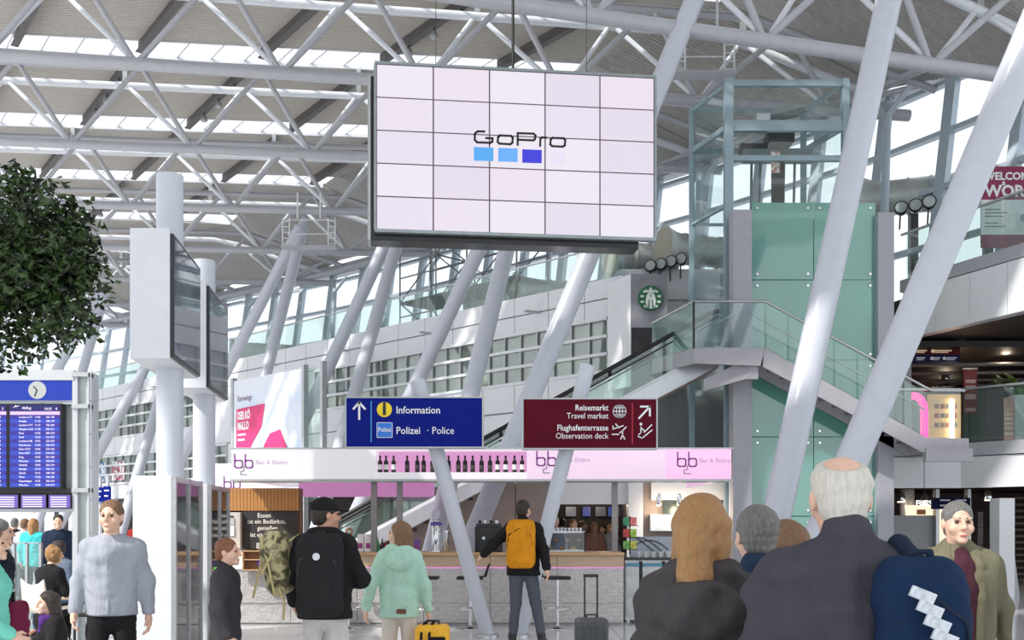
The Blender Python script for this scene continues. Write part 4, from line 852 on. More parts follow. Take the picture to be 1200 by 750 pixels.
MB().lathe(p+Vector((0, -.02, .6)), [(.07, 0), (.07, .03)], 20, (0, 1, 0)).build('badge', mat('badge_lilac', (206, 196, 220), .4), rt); MB().tube(p+Vector((0, 0, .5)), p+Vector((0, 0, .56)), .02).build('badge_stem', chrome, rt)
MB().box(p.x-.08, p.x+.1, p.y-.1, p.y-.06, p.z+.42, p.z+.47).build('tap_handle', mat('tap_purple', (90, 70, 160), .4), rt)
for dx in (-.03, .06): MB().path([p+Vector((dx, -.06, .42)), p+Vector((dx, -.15, .42)), p+Vector((dx, -.16, .34))], .012).build('spout', chrome, rt)
p = on(523); MB().lathe(p, [(.04, 0), (.045, .01), (.04, .3), (.05, .34), (.02, .36)], 16).build('steel_flask', chrome, label='tall steel dispenser right of the beer tap', cat='dispenser')
p = on(573); rt = root('coffee_machine', p, 'black coffee machine on the bar counter', 'machine')
MB().box(p.x-.22, p.x+.22, p.y-.2, p.y+.2, p.z, p.z+.4).build('body', black_gloss, rt, bevel=.015); MB().box(p.x-.2, p.x+.2, p.y-.18, p.y+.18, p.z+.4, p.z+.45).build('cup_tray', dark_metal, rt)
for i in range(4): MB().lathe(p+Vector((-.14+i*.09, -.1, .45)), [(.02, 0), (.03, .05)], 10).build('cup', white_paint if i % 2 else dark_metal, rt)
for dx in (-.08, .08): MB().lathe(p+Vector((dx, -.22, .2)), [(.03, 0), (.03, .04)], 10).build('brew_head', chrome, rt)
p = on(663); rt = root('pastry_case', p, 'glass pastry display case on the bar counter', 'display case')
w2 = .3; MB().box(p.x-w2, p.x+w2, p.y-.2, p.y+.25, p.z, p.z+.03).build('base', steel, rt); MB().box(p.x-w2, p.x+w2, p.y-.15, p.y+.25, p.z+.3, p.z+.33).build('top', panel_white, rt)
MB().box(p.x-w2+.01, p.x+w2-.01, p.y-.2, p.y-.19, p.z+.03, p.z+.3).build('front_glass', clear_glass, rt); MB().box(p.x-w2, p.x+w2, p.y-.1, p.y+.2, p.z+.16, p.z+.165).build('shelf', clear_glass, rt)
MB().box(p.x+w2-.02, p.x+w2, p.y-.2, p.y+.25, p.z, p.z+.32).build('end_frame', black_rubber, rt)
for i in range(6): MB().ell((p.x-.24+i*.09, p.y, p.z+.06+(i % 2)*.13), (.04, .05, .025), 10, 6).build('pastry', mat('pastry', (190, 130, 70), .6, var=.2), rt)
for i in range(9):
    q = on(645+i*4.4, 16.5)+Vector((0, 0, .331)); MB().lathe(q, [(.018, 0), (.026, .05)], 10).build('paper_cup', white_paint, label='%s upturned white cup from the left on the pastry case' % ordinal(i), cat='cup', group='cups on the pastry case')
p = on(408); rt = root('pretzel_stand', p, 'small stand hung with pretzels on the bar beside the capped man', 'stand')
MB().tube(p, p+Vector((0, 0, .42)), .008).build('pole', chrome, rt); MB().tube(p+Vector((-.12, 0, .4)), p+Vector((.12, 0, .4)), .006).build('arm', chrome, rt)
for i in range(3): MB().path([p+Vector((.02+.05*math.cos(t), -.02, .32-i*.09+.045*math.sin(t))) for t in [k*math.pi/6 for k in range(13)]], .014, 6).build('pretzel', mat('pretzel_brown', (150, 82, 36), .5), rt)
p = on(738, 16.4)+Vector((0, 0, -.05)); rt = root('snack_rack', p, 'black wire rack with coloured snack packets at the counter end', 'rack')
MB().tube(p, p+Vector((0, 0, .62)), .012).build('pole', black_rubber, rt)
for r in range(3):
    MB().box(p.x-.13, p.x+.13, p.y-.05, p.y+.04, p.z+.08+r*.19, p.z+.09+r*.19).build('tray', black_rubber, rt)
    for cidx in range(2):
        MB().box(p.x-.11+cidx*.115, p.x-.01+cidx*.115, p.y-.04, p.y, p.z+.09+r*.19, p.z+.22+r*.19).build('packet', mat('packet_%d' % (r*2+cidx), [(120, 180, 90), (200, 200, 90), (200, 70, 60), (150, 190, 80), (70, 150, 110), (220, 120, 120)][r*2+cidx], .4, var=.3, scale=20), rt, bevel=.008)
# cooler cabinets right of the counter
fc = root('bottle_cooler', (X(762, 16.4), 16.4, 0), 'steel under-counter bottle cooler with glass doors beside the bar', 'cooler')
MB().box(X(733, 16.2), X(795, 16.2), 16.25, 16.8, .05, 1.0).build('body', steel, fc); MB().box(X(732, 16.2), X(796, 16.2), 16.15, 16.85, 1.0, 1.04).build('top', black_gloss, fc)
for a, b in ((734, 749), (753, 776), (779, 794)):
    d_ = MB().box(X(a, 16.2), X(b, 16.2), 16.2, 16.24, .1, .93).build('door', mat('cooler_door', (176, 178, 178), .2, .6, var=.15, scale=4), fc); MB().box(X(a, 16.2), X(b, 16.2), 16.17, 16.2, .9, .95).build('handle', mat('cooler_blue', (90, 150, 180), .4), d_)
for a in (749.5, 776.5): MB().box(X(a, 16.2), X(a+3, 16.2), 16.18, 16.25, .06, .98).build('divider', black_rubber, fc)
for i in range(10):
    p = Vector((X(748+(i % 5)*8.5+(i//5)*3, 16.4), 16.35+(i//5)*.15, 1.04)); MB().lathe(p, [(.026, 0), (.036, .09)], 12).build('paper_cup', white_paint, label='%s white cup from the left in the %s row on the cooler' % (ordinal(i % 5), 'front' if i < 5 else 'back'), cat='cup', group='cups on the cooler')
br = root('wire_screen', (X(765, 17.2), 17.2, 0), 'pale screen panel with thin curved lines behind the cooler', 'screen')
MB().box(X(738, 17.2), X(798, 17.2), 17.2, 17.25, 0, Z(629, 17.2)).build('panel', mat('pale_blue', (190, 202, 212), .4), br)
for k in range(3): MB().path([at(742+t*7, 640-10*math.sin(t*.5+k)-k*1.5+t, 17.18) for t in range(7)], .008, 5).build('wire', dark_metal, br)
# ------------------------------------------------------------------ display columns on the left
def display_column(yc, xs, zc, label, lab2, lower):
    # hollow white pillar carrying a box with a landscape screen on its right side
    D0, D1 = yc-.78, yc+.78; xr0, xr1 = xs, xs-.18; w_ = .43
    rt = root('air_pillar', (xs-.25, yc, 0), label, 'pillar', 'display pillars')
    MB().tube((xs-.26, yc, 0), (xs-.26, yc, zc), .15, n=28).build('tube', column_paint, rt)
    bx = root('display_box', (xs-.25, yc, Z(407, 11)), lab2, 'display', 'display boxes')
    z0, z1 = Z(408, 11)-.13, Z(269, 11)
    MB().prism([(xr0-w_, D0, z0+.02), (xr0, D0, z0+.02), (xr1, D1, z0+.02), (xr1-w_, D1, z0+.02)], (0, 0, z1-z0)).build('case', mat('display_white', (216, 218, 224), .45, var=.02), bx, bevel=.008)
    d = Vector((xr1-xr0, D1-D0, 0)).normalized(); n = Vector((d.y, -d.x, 0)); c = Vector(((xr0+xr1)/2, yc, (z0+z1)/2))
    MB().obox(c+n*.015, d*.77, n*.02, Vector((0, 0, (z1-z0)/2-.04))).build('bezel', dark_metal, bx)
    MB().obox(c+n*.036, d*.735, n*.004, Vector((0, 0, (z1-z0)/2-.075))).build('screen', mat('glossy_screen', (92, 96, 112), .04, var=.2, scale=1), bx)
    if lower:
        rb = root('display_plinth', (xs-.25, yc, 0), lower, 'plinth', 'display plinths')
        MB().prism([(xr0-w_+.03, D0, 0), (xr0+.02, D0, 0), (xr1+.02, D1, 0), (xr1-w_+.03, D1, 0)], (0, 0, 2.1)).build('case', mat('plinth_white', (206, 209, 214), .45, var=.02), rb, bevel=.01)
        for q in (-.38, .38):
            cc = Vector(((xr0+xr1)/2+.02, yc, 1.08))+d*q
            MB().obox(cc+n*.012, d*.35, n*.012, Vector((0, 0, .98))).build('glass_door', mat('dark_glass', (52, 54, 60), .05), rb)
        for q in (-.75, 0, .75): MB().obox(Vector(((xr0+xr1)/2+.02, yc, 1.06))+d*q+n*.015, d*.03, n*.03, Vector((0, 0, 1.04))).build('door_frame', steel, rb)
        MB().obox(Vector(((xr0+xr1)/2+.02, yc, 2.06))+n*.015, d*.77, n*.03, Vector((0, 0, .03))).build('door_frame', steel, rb)
display_column(11.78, X(199, 11), Z(206, 11.78), 'near round white pillar passing through the hanging display box', 'near white display box with a dark side screen', 'white boxed plinth with dark glass doors below the near display')
display_column(14.2, X(241, 13.4), Z(306, 14.2), 'farther round white pillar behind the near display box', 'farther white display box with a dark side screen', 'white boxed plinth with glass doors below the farther display')
# ------------------------------------------------------------------ departure board
DD = 11.5; pd = DD/F
def dp(px, py, D=DD): return (px-600)*D/F, HC+(HY-py)*D/F
fb = root('departure_board', (X(40, DD), DD, 0), 'departure board stand with blue clock header and purple flight screens', 'departure board')
fm = mat('board_frame', (186, 190, 194), .4, .2, var=.03)
def dbx(x0, x1, y0, y1, o0, o1, name, m, parent=None, bevel=0): a, b = dp(x0, y1), dp(x1, y0); return MB().box(a[0], b[0], DD+o0, DD+o1, a[1], b[1]).build(name, m, parent or fb, bevel=bevel)
dbx(-80, 88, 434, 446, -.04, .3, 'top_beam', fm); dbx(-80, 87, 444, 473.5, 0, .25, 'header_case', fm)
hd = dbx(-78, 84.5, 446.5, 469, -.02, 0, 'header', mat('header_blue', (16, 62, 196), .3, var=.02, emit=.55, ergb=(10, 60, 200)))
dbx(-80, 88, 473.5, 600, .08, .2, 'back_panel', mat('board_back', (176, 184, 184), .4, .2)); dbx(-80, 88, 572.5, 578, -.02, .2, 'cross_beam', dark_metal)
dbx(-80, 88, 596, 600, -.02, .2, 'cross_beam', fm)
dbx(86, 92, 436, 775, -.03, .25, 'post', fm); dbx(92, 104, 436, 775, .02, .25, 'post_panel', mat('board_back', (176, 184, 184), .4, .2)); dbx(103, 105, 436, 775, -.02, .25, 'post', fm)
for y in (437, 474, 572): dbx(86, 105, y, y+5, -.05, .1, 'bracket', steel)
flank = mat('perforated', (214, 216, 216), .4, .1, var=.08, scale=120)
for i in range(9):
    z0 = i*.37; x0 = X(105, DD); MB().prism([(x0, DD, z0+.01), (x0-.36, DD+1.1, z0+.01), (x0-.36, DD+1.1, z0+.36), (x0, DD, z0+.36)], (.02, 0, 0)).build('flank_panel', flank, fb)
x, z = dp(45, 457.5); ckf = MB().lathe((x, DD-.02-.012, z), [(10.3*pd, 0), (10.3*pd, .012)], 32, (0, 1, 0)).build('clock_face', mat('clock_face', (244, 246, 248), .4, emit=.4), fb)
ribbon([[(x, z), (x-4*pd, z+4*pd)], [(x, z), (x-2.5*pd, z-7*pd)]], .012, (0, DD-.035, 0), (1, 0, 0), (0, 0, 1), 'clock_hands', black_gloss, ckf)
dk = mat('screen_frame', (22, 20, 30), .3); blA = mat('row_indigo', (58, 46, 150), .3, var=.03, emit=.75, ergb=(58, 44, 160)); blB = mat('row_blue', (50, 78, 190), .3, var=.03, emit=.75, ergb=(48, 76, 200)); hdr = mat('row_head', (34, 26, 110), .3, emit=.6, ergb=(34, 26, 120)); hl_ = mat('row_pale', (220, 190, 236), .3, emit=.8, ergb=(220, 190, 240))
prn = mat('screen_print', (232, 226, 250), .4, emit=.9)
dest = ['Kopenhagen', 'München', 'London-LCY', 'Antalya', 'London-CTY', 'Glasgow-GLA', 'Rom', 'Genf', 'London-LHR', 'Manchester', 'Paris-CDG', 'Paris-ORY', 'Prag', 'München', 'Helsinki', 'Antalya', 'Zürich', 'Wien']
for x0, num in ((-49.5, '3'), (13, '4')):
    sc_ = dbx(x0, x0+62, 473.5, 573, -.06, .05, 'flight_screen', dk); q0, q1 = x0+2, x0+60
    dbx(q0, q1, 475.5, 482.5, -.064, -.06, 'header_row', hdr, sc_); dbx(q0, q1, 482.8, 486.8, -.064, -.06, 'pale_row', hl_, sc_)
    def st_(s_, px, py, cap): x, z = dp(px, py); text(s_, cap*pd/.72, (x, DD-.068, z), sc_, prn, 0, 'LEFT', 'flight_text', 0, .95)
    st_('Abflug', q0+14, 480.3, 3.2); st_('10:35', q0+40, 481.2, 3.0); st_(num, q0+53, 481.2, 3.2)
    x, z = dp(q0+7, 479); MB().prism([(x-.035, DD-.07, z+.005), (x+.03, DD-.07, z+.02), (x+.035, DD-.07, z+.03), (x+.01, DD-.07, z+.022), (x-.005, DD-.07, z+.034), (x-.01, DD-.07, z+.018)], (0, .006, 0)).build('plane_icon', prn, sc_)
    for r in range(18):
        y0 = 487.2+r*4.65; dbx(q0, q1, y0, y0+4.5, -.064, -.06, 'flight_row', blA if r % 2 == 0 else blB, sc_)
        st_('%s' % dest[(r+int(num)*5) % 18], q0+10.5, y0+3.4, 2.3); st_('%02d:%02d' % (10+(r+8)//6 % 12, (r*5+5) % 60), q0+29, y0+3.4, 2.3); st_('%d-%d' % (181+r*7 % 90, 190+r*7 % 90), q0+42, y0+3.4, 2.3)
for i, (a, b) in enumerate(((-16, 24.5), (26.5, 57), (59, 85.5))):
    s2 = dbx(a, b, 579, 596, -.05, .05, 'lower_screen', dk); dbx(a+1, b-1, 580.5, 595, -.055, -.05, 'screen_image', mat('row_violet', (126, 104, 190), .3, emit=.7, ergb=(120, 96, 196)), s2)
    for r in range(5): x, z = dp(a+3, 583.5+r*2.7); MB().box(x, x+(b-a-8)*pd, DD-.058, DD-.055, z, z+.012).build('text_line', prn, s2)
# ------------------------------------------------------------------ tree
tr = root('potted_tree', (X(-40, 7), 7, 0), 'dark leafy indoor tree reaching in at the left edge', 'tree')
bark = mat('bark', (88, 70, 54), .8, bump=.5); lf = mat('dark_leaf', (26, 42, 18), .4, var=.35, scale=11, rgb2=(56, 82, 32)); rng = random.Random(5)
tb = Vector((X(-40, 7), 7, .55)); tc = at(-26, 326, 7)
MB().path([tb, tb+Vector((.03, 0, .9)), tb+Vector((-.02, 0, 1.7)), tc+Vector((-.05, 0, -.1))], [.07, .06, .05, .03], 10).build('trunk', bark, tr)
MB().lathe(Vector((tb.x, tb.y, 0)), [(.28, 0), (.36, .5), (.38, .52), (.38, .6)], 28).build('pot', mat('pot_grey', (150, 150, 152), .5), tr)
blobs = []
for i in range(110):
    d = Vector((rng.uniform(-1, 1), rng.uniform(-1, 1), rng.uniform(-1, 1)))
    if d.length > 1: continue
    blobs.append(tc+Vector((d.x*.66, d.y*.62, d.z*.52+.04)))
for px, py in ((60, 240), (88, 262), (92, 300), (100, 330), (80, 372), (50, 385), (30, 225), (70, 300), (50, 340), (20, 405), (12, 215), (84, 380)): blobs.append(at(px, py, 7+rng.uniform(-.3, .3)))
lm = MB()
for b in blobs[:40]:
    MB().path([tc+Vector((0, 0, -.15)), tc.lerp(b, .5)+Vector((0, 0, .03)), b], [.018, .011, .005], 6).build('branch', bark, tr)
for b in blobs:
    for _ in range(150):
        d = Vector((rng.gauss(0, 1), rng.gauss(0, 1), rng.gauss(0, 1))).normalized()*(.19*rng.random()**.4); p = b+d; a = Vector((rng.gauss(0, 1), rng.gauss(0, 1), rng.gauss(-.5, .6))).normalized(); s_ = a.orthogonal().normalized(); s_.rotate(Matrix.Rotation(rng.uniform(0, 6), 3, a)); L = rng.uniform(.05, .085); w_ = L*.26; nn = a.cross(s_)*.006
        lm.add([p, p+a*L*.5+s_*w_+nn, p+a*L, p+a*L*.5-s_*w_+nn, p+a*L*.5-nn], [(0, 1, 4), (1, 2, 4), (0, 4, 3), (4, 2, 3)])
o = lm.build('foliage', lf, tr); o['kind'] = 'stuff'
# ------------------------------------------------------------------ big advertisement before the gallery wall
D = 31.5; ad = root('billboard', (X(328, D), D, 0), 'large white and magenta airline advertisement above the bar canopy', 'billboard')
L0, L1 = Vector((X(275, 33), 33, 0)), Vector((X(379, 29.5), 29.5, 0)); AU = (L1-L0).normalized(); AW = (L1-L0).length; AN = Vector((AU.y, -AU.x, 0)); ARZ = math.atan2(AU.y, AU.x)
az1 = Z(447, 33); az0 = .0
def ap_(u, z, o=0): return L0+AU*u+AN*o+Vector((0, 0, z))
adw = mat('ad_white', (236, 240, 250), .4, var=.1, scale=.35, rgb2=(205, 222, 246)); mag = mat('ad_magenta', (214, 40, 112), .4)
MB().obox(ap_(AW*.4, (az1+2.2)/2), AU*(AW*.4), AN*.04, Vector((0, 0, (az1-2.2)/2))).build('sheet', adw, ad)
MB().obox(ap_(AW*.88, (az1+2.2)/2, -.1), AU*(AW*.11), AN*.02, Vector((0, 0, (az1-2.2)/2))).build('glass_pane', rail_glass, ad)
for u in (-.05, AW*.81, AW): MB().obox(ap_(u, (az1+.1)/2), AU*.06, AN*.08, Vector((0, 0, (az1+.1)/2))).build('post', alu, ad)
def adm(px, py):                            # photo position on the sheet plane
    r = Vector(((px-600)/F, 1, (HY-py)/F)); t = (L0.x*AN.x+L0.y*AN.y)/(r.x*AN.x+r.y*AN.y); q = r*t; return Vector((q.x, q.y, q.z+HC))+AN*.05
MB().prism([adm(279, 480), adm(312, 473), adm(308, 500), adm(296, 522), adm(292, 545), adm(278, 545)], AN*.01).build('magenta_shape', mag, ad)
MB().prism([adm(311, 522), adm(318, 508), adm(330, 503), adm(346, 545), adm(308, 545)], AN*.01).build('magenta_shape', mag, ad)
for s_, px, py, sz in (('DER KÖ', 280.5, 492, .34), ('MALLO', 280.5, 504, .34)): text(s_, sz, adm(px, py)+AN*.014, ad, white_print, ARZ, 'LEFT', 'lettering', .014, .62)
for i in range(2): a, b = adm(280.5, 511+i*6), adm(290-i*1.5, 508+i*6); MB().prism([a, Vector((b.x, b.y, a.z)), b, Vector((a.x, a.y, b.z))], AN*.014).build('text_line', white_print, ad)
text('Eurowings', .26, adm(280, 471)+AN*.01, ad, mat('ad_grey', (150, 120, 150), .5), ARZ, 'LEFT', 'lettering', 0, .8)
# ------------------------------------------------------------------ far blue signs at the left
for i, (px, py) in enumerate(((112, 571), (121, 570))):
    D = 30; p = at(px, py, D); rt = root('blue_sign', Vector((p.x, p.y, 0)), ['far blue sign left of the grey-shirted man, nearest the board', 'far blue sign just above the grey-shirted man'][i], 'sign', 'far blue signs')
    MB().box(p.x, p.x+.21, D, D+.06, p.z-.42, p.z).build('panel', mat('sign_blue', (12, 24, 118), .35), rt); MB().tube((p.x+.1, D+.1, 0), (p.x+.1, D+.1, p.z+.3), .05).build('post', column_paint, rt)
    MB().box(p.x+.03, p.x+.17, D-.01, D, p.z-.14, p.z-.1).build('text_line', white_print, rt); MB().box(p.x+.03, p.x+.14, D-.01, D, p.z-.3, p.z-.26).build('text_line', white_print, rt)
# ------------------------------------------------------------------ seating area at the left: glass barrier, table, chairs, bag
gb = root('glass_barrier', (X(30, 14.5), 14.5, 0), 'waist-high glass barrier behind the seated travellers', 'barrier'); D = 14.5
for a, b in ((-30, 16), (17, 31), (32, 47)): MB().box(X(a, D), X(b, D), D, D+.02, .05, Z(637, D)).build('pane', rail_glass, gb)
for a in (16.5, 31.5, 47.5): MB().box(X(a, D)-.015, X(a, D)+.015, D-.02, D+.04, 0, Z(636, D)).build('post', steel, gb)
MB().box(X(-30, D), X(48, D), D-.02, D+.04, Z(637, D), Z(635.5, D)).build('top_rail', steel, gb)
shell = mat('shell_cream', (232, 220, 204), .4)
def shell_chair(p, rz, label, m):
    rt = root('shell_chair', p, label, 'chair', 'shell chairs'); R2 = Matrix.Rotation(rz, 3, 'Z'); rows = []
    for i in range(9):
        a = i/8; rows.append([Vector(p)+R2@Vector((x*(.24-.05*max(0, a-.5)), -.22+.36*min(1, a*1.8)+.1*max(0, a-.55), .44+.08*x*x+(.75*max(0, a-.5))+.04*(1-a))) for x in (-1, -.6, 0, .6, 1)])
    mb = MB(); mb.grid(rows); o = mb.build('shell', m, rt); sd = o.modifiers.new('thickness', 'SOLIDIFY'); sd.thickness = .02
    for sx in (-.2, .2):
        for sy in (-.2, .2): MB().tube(Vector(p)+R2@Vector((sx, sy, 0)), Vector(p)+R2@Vector((sx*.6, sy*.6, .45)), .012, n=8).build('leg', chrome, rt)
shell_chair(Vector((X(54, 12.9), 12.9, 0)), math.pi-.5, 'cream shell chair under the curly blonde seated person', shell); shell_chair(Vector((X(80, 14.7), 14.7, 0)), -.6, 'beige shell chair under the dark-haired seated person', mat('shell_beige', (214, 190, 160), .4))
tb_ = root('cafe_table', (X(66, 13.8), 13.8, 0), 'small round cafe table between the seated couple', 'table'); p = Vector((X(66, 13.8), 13.8, 0))
MB().lathe(p, [(.2, .72), (.22, .73), (.22, .75)], 28).build('top', white_paint, tb_); MB().tube(p, p+Vector((0, 0, .72)), .03).build('pillar', chrome, tb_); MB().lathe(p, [(.22, 0), (.2, .015), (.04, .03)], 24).build('base', chrome, tb_)
# ------------------------------------------------------------------ figures: smooth-blended implicit bodies meshed with surface nets
class Field:
    def __init__(s, lo, hi, res):
        s.lo = np.array(lo, float); s.res = res; n = np.ceil((np.array(hi)-s.lo)/res).astype(int)+1
        s.ax = [s.lo[i]+res*np.arange(n[i]) for i in range(3)]; s.f = np.full(n, 1e3, np.float32)
    def _sub(s, lo, hi):
        sl = []; g = []
        for i in range(3):
            a = max(0, int((lo[i]-s.lo[i])/s.res)-1); b = min(len(s.ax[i]), int((hi[i]-s.lo[i])/s.res)+3); sl.append(slice(a, max(a, b))); g.append(s.ax[i][a:max(a, b)])
        return tuple(sl), (g[0][:, None, None], g[1][None, :, None], g[2][None, None, :])
    def _mix(s, sl, d, k, op):
        a = s.f[sl]
        if a.size == 0: return
        if op == 'u':
            h = np.maximum(k-np.abs(a-d), 0)/k; s.f[sl] = np.minimum(a, d)-h*h*k*.25
        else:
            d = -d; h = np.maximum(k-np.abs(a-d), 0)/k; s.f[sl] = np.maximum(a, d)+h*h*k*.25
    def cone(s, a, b, ra, rb, k=.03, sc=(1, 1, 1), op='u'):
        a = np.array(a, float); b = np.array(b, float); sc = np.array(sc, float); m = k+3*s.res; R_ = max(ra, rb)*sc.max()+m
        sl, (x, y, z) = s._sub(np.minimum(a, b)-R_, np.maximum(a, b)+R_)
        bx = (b-a)/sc; L = max(1e-9, (bx**2).sum()); px, py, pz = (x-a[0])/sc[0], (y-a[1])/sc[1], (z-a[2])/sc[2]
        t = np.clip((px*bx[0]+py*bx[1]+pz*bx[2])/L, 0, 1)
        d = (np.sqrt((px-t*bx[0])**2+(py-t*bx[1])**2+(pz-t*bx[2])**2)-(ra+(rb-ra)*t))*sc.min(); s._mix(sl, d, k, op)
    def ell(s, c, r, k=.03, yaw=0, tilt=0, op='u'):
        c = np.array(c, float); r = np.array(r, float); R_ = r.max()+k+3*s.res; sl, (x, y, z) = s._sub(c-R_, c+R_)
        x, y, z = x-c[0], y-c[1], z-c[2]
        if yaw: x, y = x*math.cos(yaw)+y*math.sin(yaw), -x*math.sin(yaw)+y*math.cos(yaw)
        if tilt: y, z = y*math.cos(tilt)+z*math.sin(tilt), -y*math.sin(tilt)+z*math.cos(tilt)
        k0 = np.sqrt((x/r[0])**2+(y/r[1])**2+(z/r[2])**2); k1 = np.sqrt((x/r[0]**2)**2+(y/r[1]**2)**2+(z/r[2]**2)**2)+1e-9
        s._mix(sl, k0*(k0-1)/k1, k, op)
    def rbox(s, c, h, rad, k=.02, yaw=0, tilt=0, op='u'):
        c = np.array(c, float); h = np.array(h, float); R_ = np.linalg.norm(h)+k+3*s.res; sl, (x, y, z) = s._sub(c-R_, c+R_)
        x, y, z = x-c[0], y-c[1], z-c[2]
        if yaw: x, y = x*math.cos(yaw)+y*math.sin(yaw), -x*math.sin(yaw)+y*math.cos(yaw)
        if tilt: y, z = y*math.cos(tilt)+z*math.sin(tilt), -y*math.sin(tilt)+z*math.cos(tilt)
        q = [np.abs(v)-(h[i]-rad) for i, v in enumerate((x, y, z))]
        d = np.sqrt(sum(np.maximum(v, 0)**2 for v in q))+np.minimum(np.maximum(np.maximum(q[0], q[1]), q[2]), 0)-rad; s._mix(sl, d, k, op)
    def plane(s, axis, pos, keep_above=True):
        sh = [1, 1, 1]; sh[axis] = -1; v = (s.ax[axis]-pos).reshape(sh); s.f = np.maximum(s.f, -v if keep_above else v)
    def mesh(s):
        f = s.f; n = f.shape; ins = f < 0; c = np.zeros([i-1 for i in n], np.uint8)
        for dx in (0, 1):
            for dy in (0, 1):
                for dz in (0, 1): c += ins[dx:n[0]-1+dx, dy:n[1]-1+dy, dz:n[2]-1+dz]
        I = np.argwhere((c > 0) & (c < 8))
        if len(I) == 0: return np.zeros((0, 3)), np.zeros((0, 4), int)
        off = np.array([(a, b, d) for a in (0, 1) for b in (0, 1) for d in (0, 1)])
        V = np.stack([f[I[:, 0]+o[0], I[:, 1]+o[1], I[:, 2]+o[2]] for o in off], 1); acc = np.zeros((len(I), 3)); cnt = np.zeros(len(I))
        for i in range(8):
            for j in range(i+1, 8):
                if np.abs(off[i]-off[j]).sum() != 1: continue
                m = (V[:, i] < 0) != (V[:, j] < 0); t = V[:, i]/np.where(m, V[:, i]-V[:, j], 1); t = np.clip(t, 0, 1)
                acc += np.where(m[:, None], off[i]+(off[j]-off[i])*t[:, None], 0); cnt += m
        P = s.lo+(I+acc/cnt[:, None])*s.res; idx = np.full(c.shape, -1); idx[I[:, 0], I[:, 1], I[:, 2]] = np.arange(len(I)); F_ = []
        for ax in range(3):
            o1, o2 = [(1, 2), (2, 0), (0, 1)][ax]; a = [slice(None)]*3; b = [slice(None)]*3; a[ax] = slice(0, n[ax]-1); b[ax] = slice(1, n[ax])
            A, B = ins[tuple(a)], ins[tuple(b)]; E = np.argwhere(A != B); E = E[(E[:, o1] > 0) & (E[:, o2] > 0) & (E[:, o1] < n[o1]-1) & (E[:, o2] < n[o2]-1)]
            if len(E) == 0: continue
            e1 = np.eye(3, dtype=int)[o1]; e2 = np.eye(3, dtype=int)[o2]; g = lambda q: idx[q[:, 0], q[:, 1], q[:, 2]]
            Q = np.stack([g(E-e1-e2), g(E-e2), g(E), g(E-e1)], 1); fl = A[E[:, 0], E[:, 1], E[:, 2]]; Q[~fl] = Q[~fl][:, ::-1]; F_.append(Q)
        return P, np.concatenate(F_)
def organic(name, parts, m, parent, yaw, loc, wrinkle=0, seed=0, label=None, cat=None, group=None, sc=1.0):
    V = []; Fs = []; n = 0
    for P, Q in parts: V.append(P); Fs.append(Q+n); n += len(P)
    P = np.concatenate(V)*sc; Q = np.concatenate(Fs)
    if wrinkle:
        r = np.random.RandomState(seed); d = np.zeros(len(P))
        for i in range(5):
            k = r.normal(size=3)*(14+9*i)*np.array([.8, .8, 1.3]); ph = r.uniform(0, 6); w2 = r.normal(size=3)*5
            d += np.sin(P@k+ph+1.6*np.sin(P@w2))/(1+.5*i)
        c = P.mean(0); dirn = P-c; dirn[:, 2] = 0; dirn /= (np.linalg.norm(dirn, axis=1)[:, None]+1e-6); P = P+dirn*(d*wrinkle)[:, None]
    cy, sy = math.cos(yaw), math.sin(yaw); P = np.stack([P[:, 0]*cy-P[:, 1]*sy, P[:, 0]*sy+P[:, 1]*cy, P[:, 2]], 1)
    o3 = np.array([(P[:, 0].min()+P[:, 0].max())/2, (P[:, 1].min()+P[:, 1].max())/2, P[:, 2].min()])
    me = bpy.data.meshes.new(name); me.from_pydata((P-o3).tolist(), [], Q.tolist()); me.polygons.foreach_set('use_smooth', [True]*len(Q)); me.materials.append(m); me.update()
    o = bpy.data.objects.new(name, me); COL.objects.link(o); place(o, Vector(loc)+Vector(o3), parent); return tag(o, label, cat, group)
SKIN = mat('skin', (220, 178, 156), .5, var=.06, scale=20); SKIN2 = mat('skin_tan', (200, 150, 124), .5, var=.06, scale=20)
def cloth(name, rgb, var=.1): return mat('cloth_'+name, rgb, .85, var=var*.6, scale=9, bump=.8, bscale=15, stretch=(1.2, 1.2, .4), spec=.15)
def hairm(name, rgb, rgb2=None): return mat('hair_'+name, rgb, .5, var=.3, scale=9, stretch=(12, 12, 1.3), bump=.8, bscale=9, rgb2=rgb2)
JOINTS = dict(pelvis=(0, 0, .94), waist=(0, 0, 1.08), chest=(0, 0, 1.32), neck=(0, .015, 1.47), head=(0, -.02, 1.635),
    sh0=(-.168, .01, 1.405), sh1=(.168, .01, 1.405), el0=(-.235, .03, 1.15), el1=(.235, .03, 1.15), wr0=(-.255, -.05, .91), wr1=(.255, -.05, .91),
    hp0=(-.085, 0, .92), hp1=(.085, 0, .92), kn0=(-.1, -.02, .5), kn1=(.1, -.02, .5), an0=(-.1, .02, .085), an1=(.1, .02, .085))
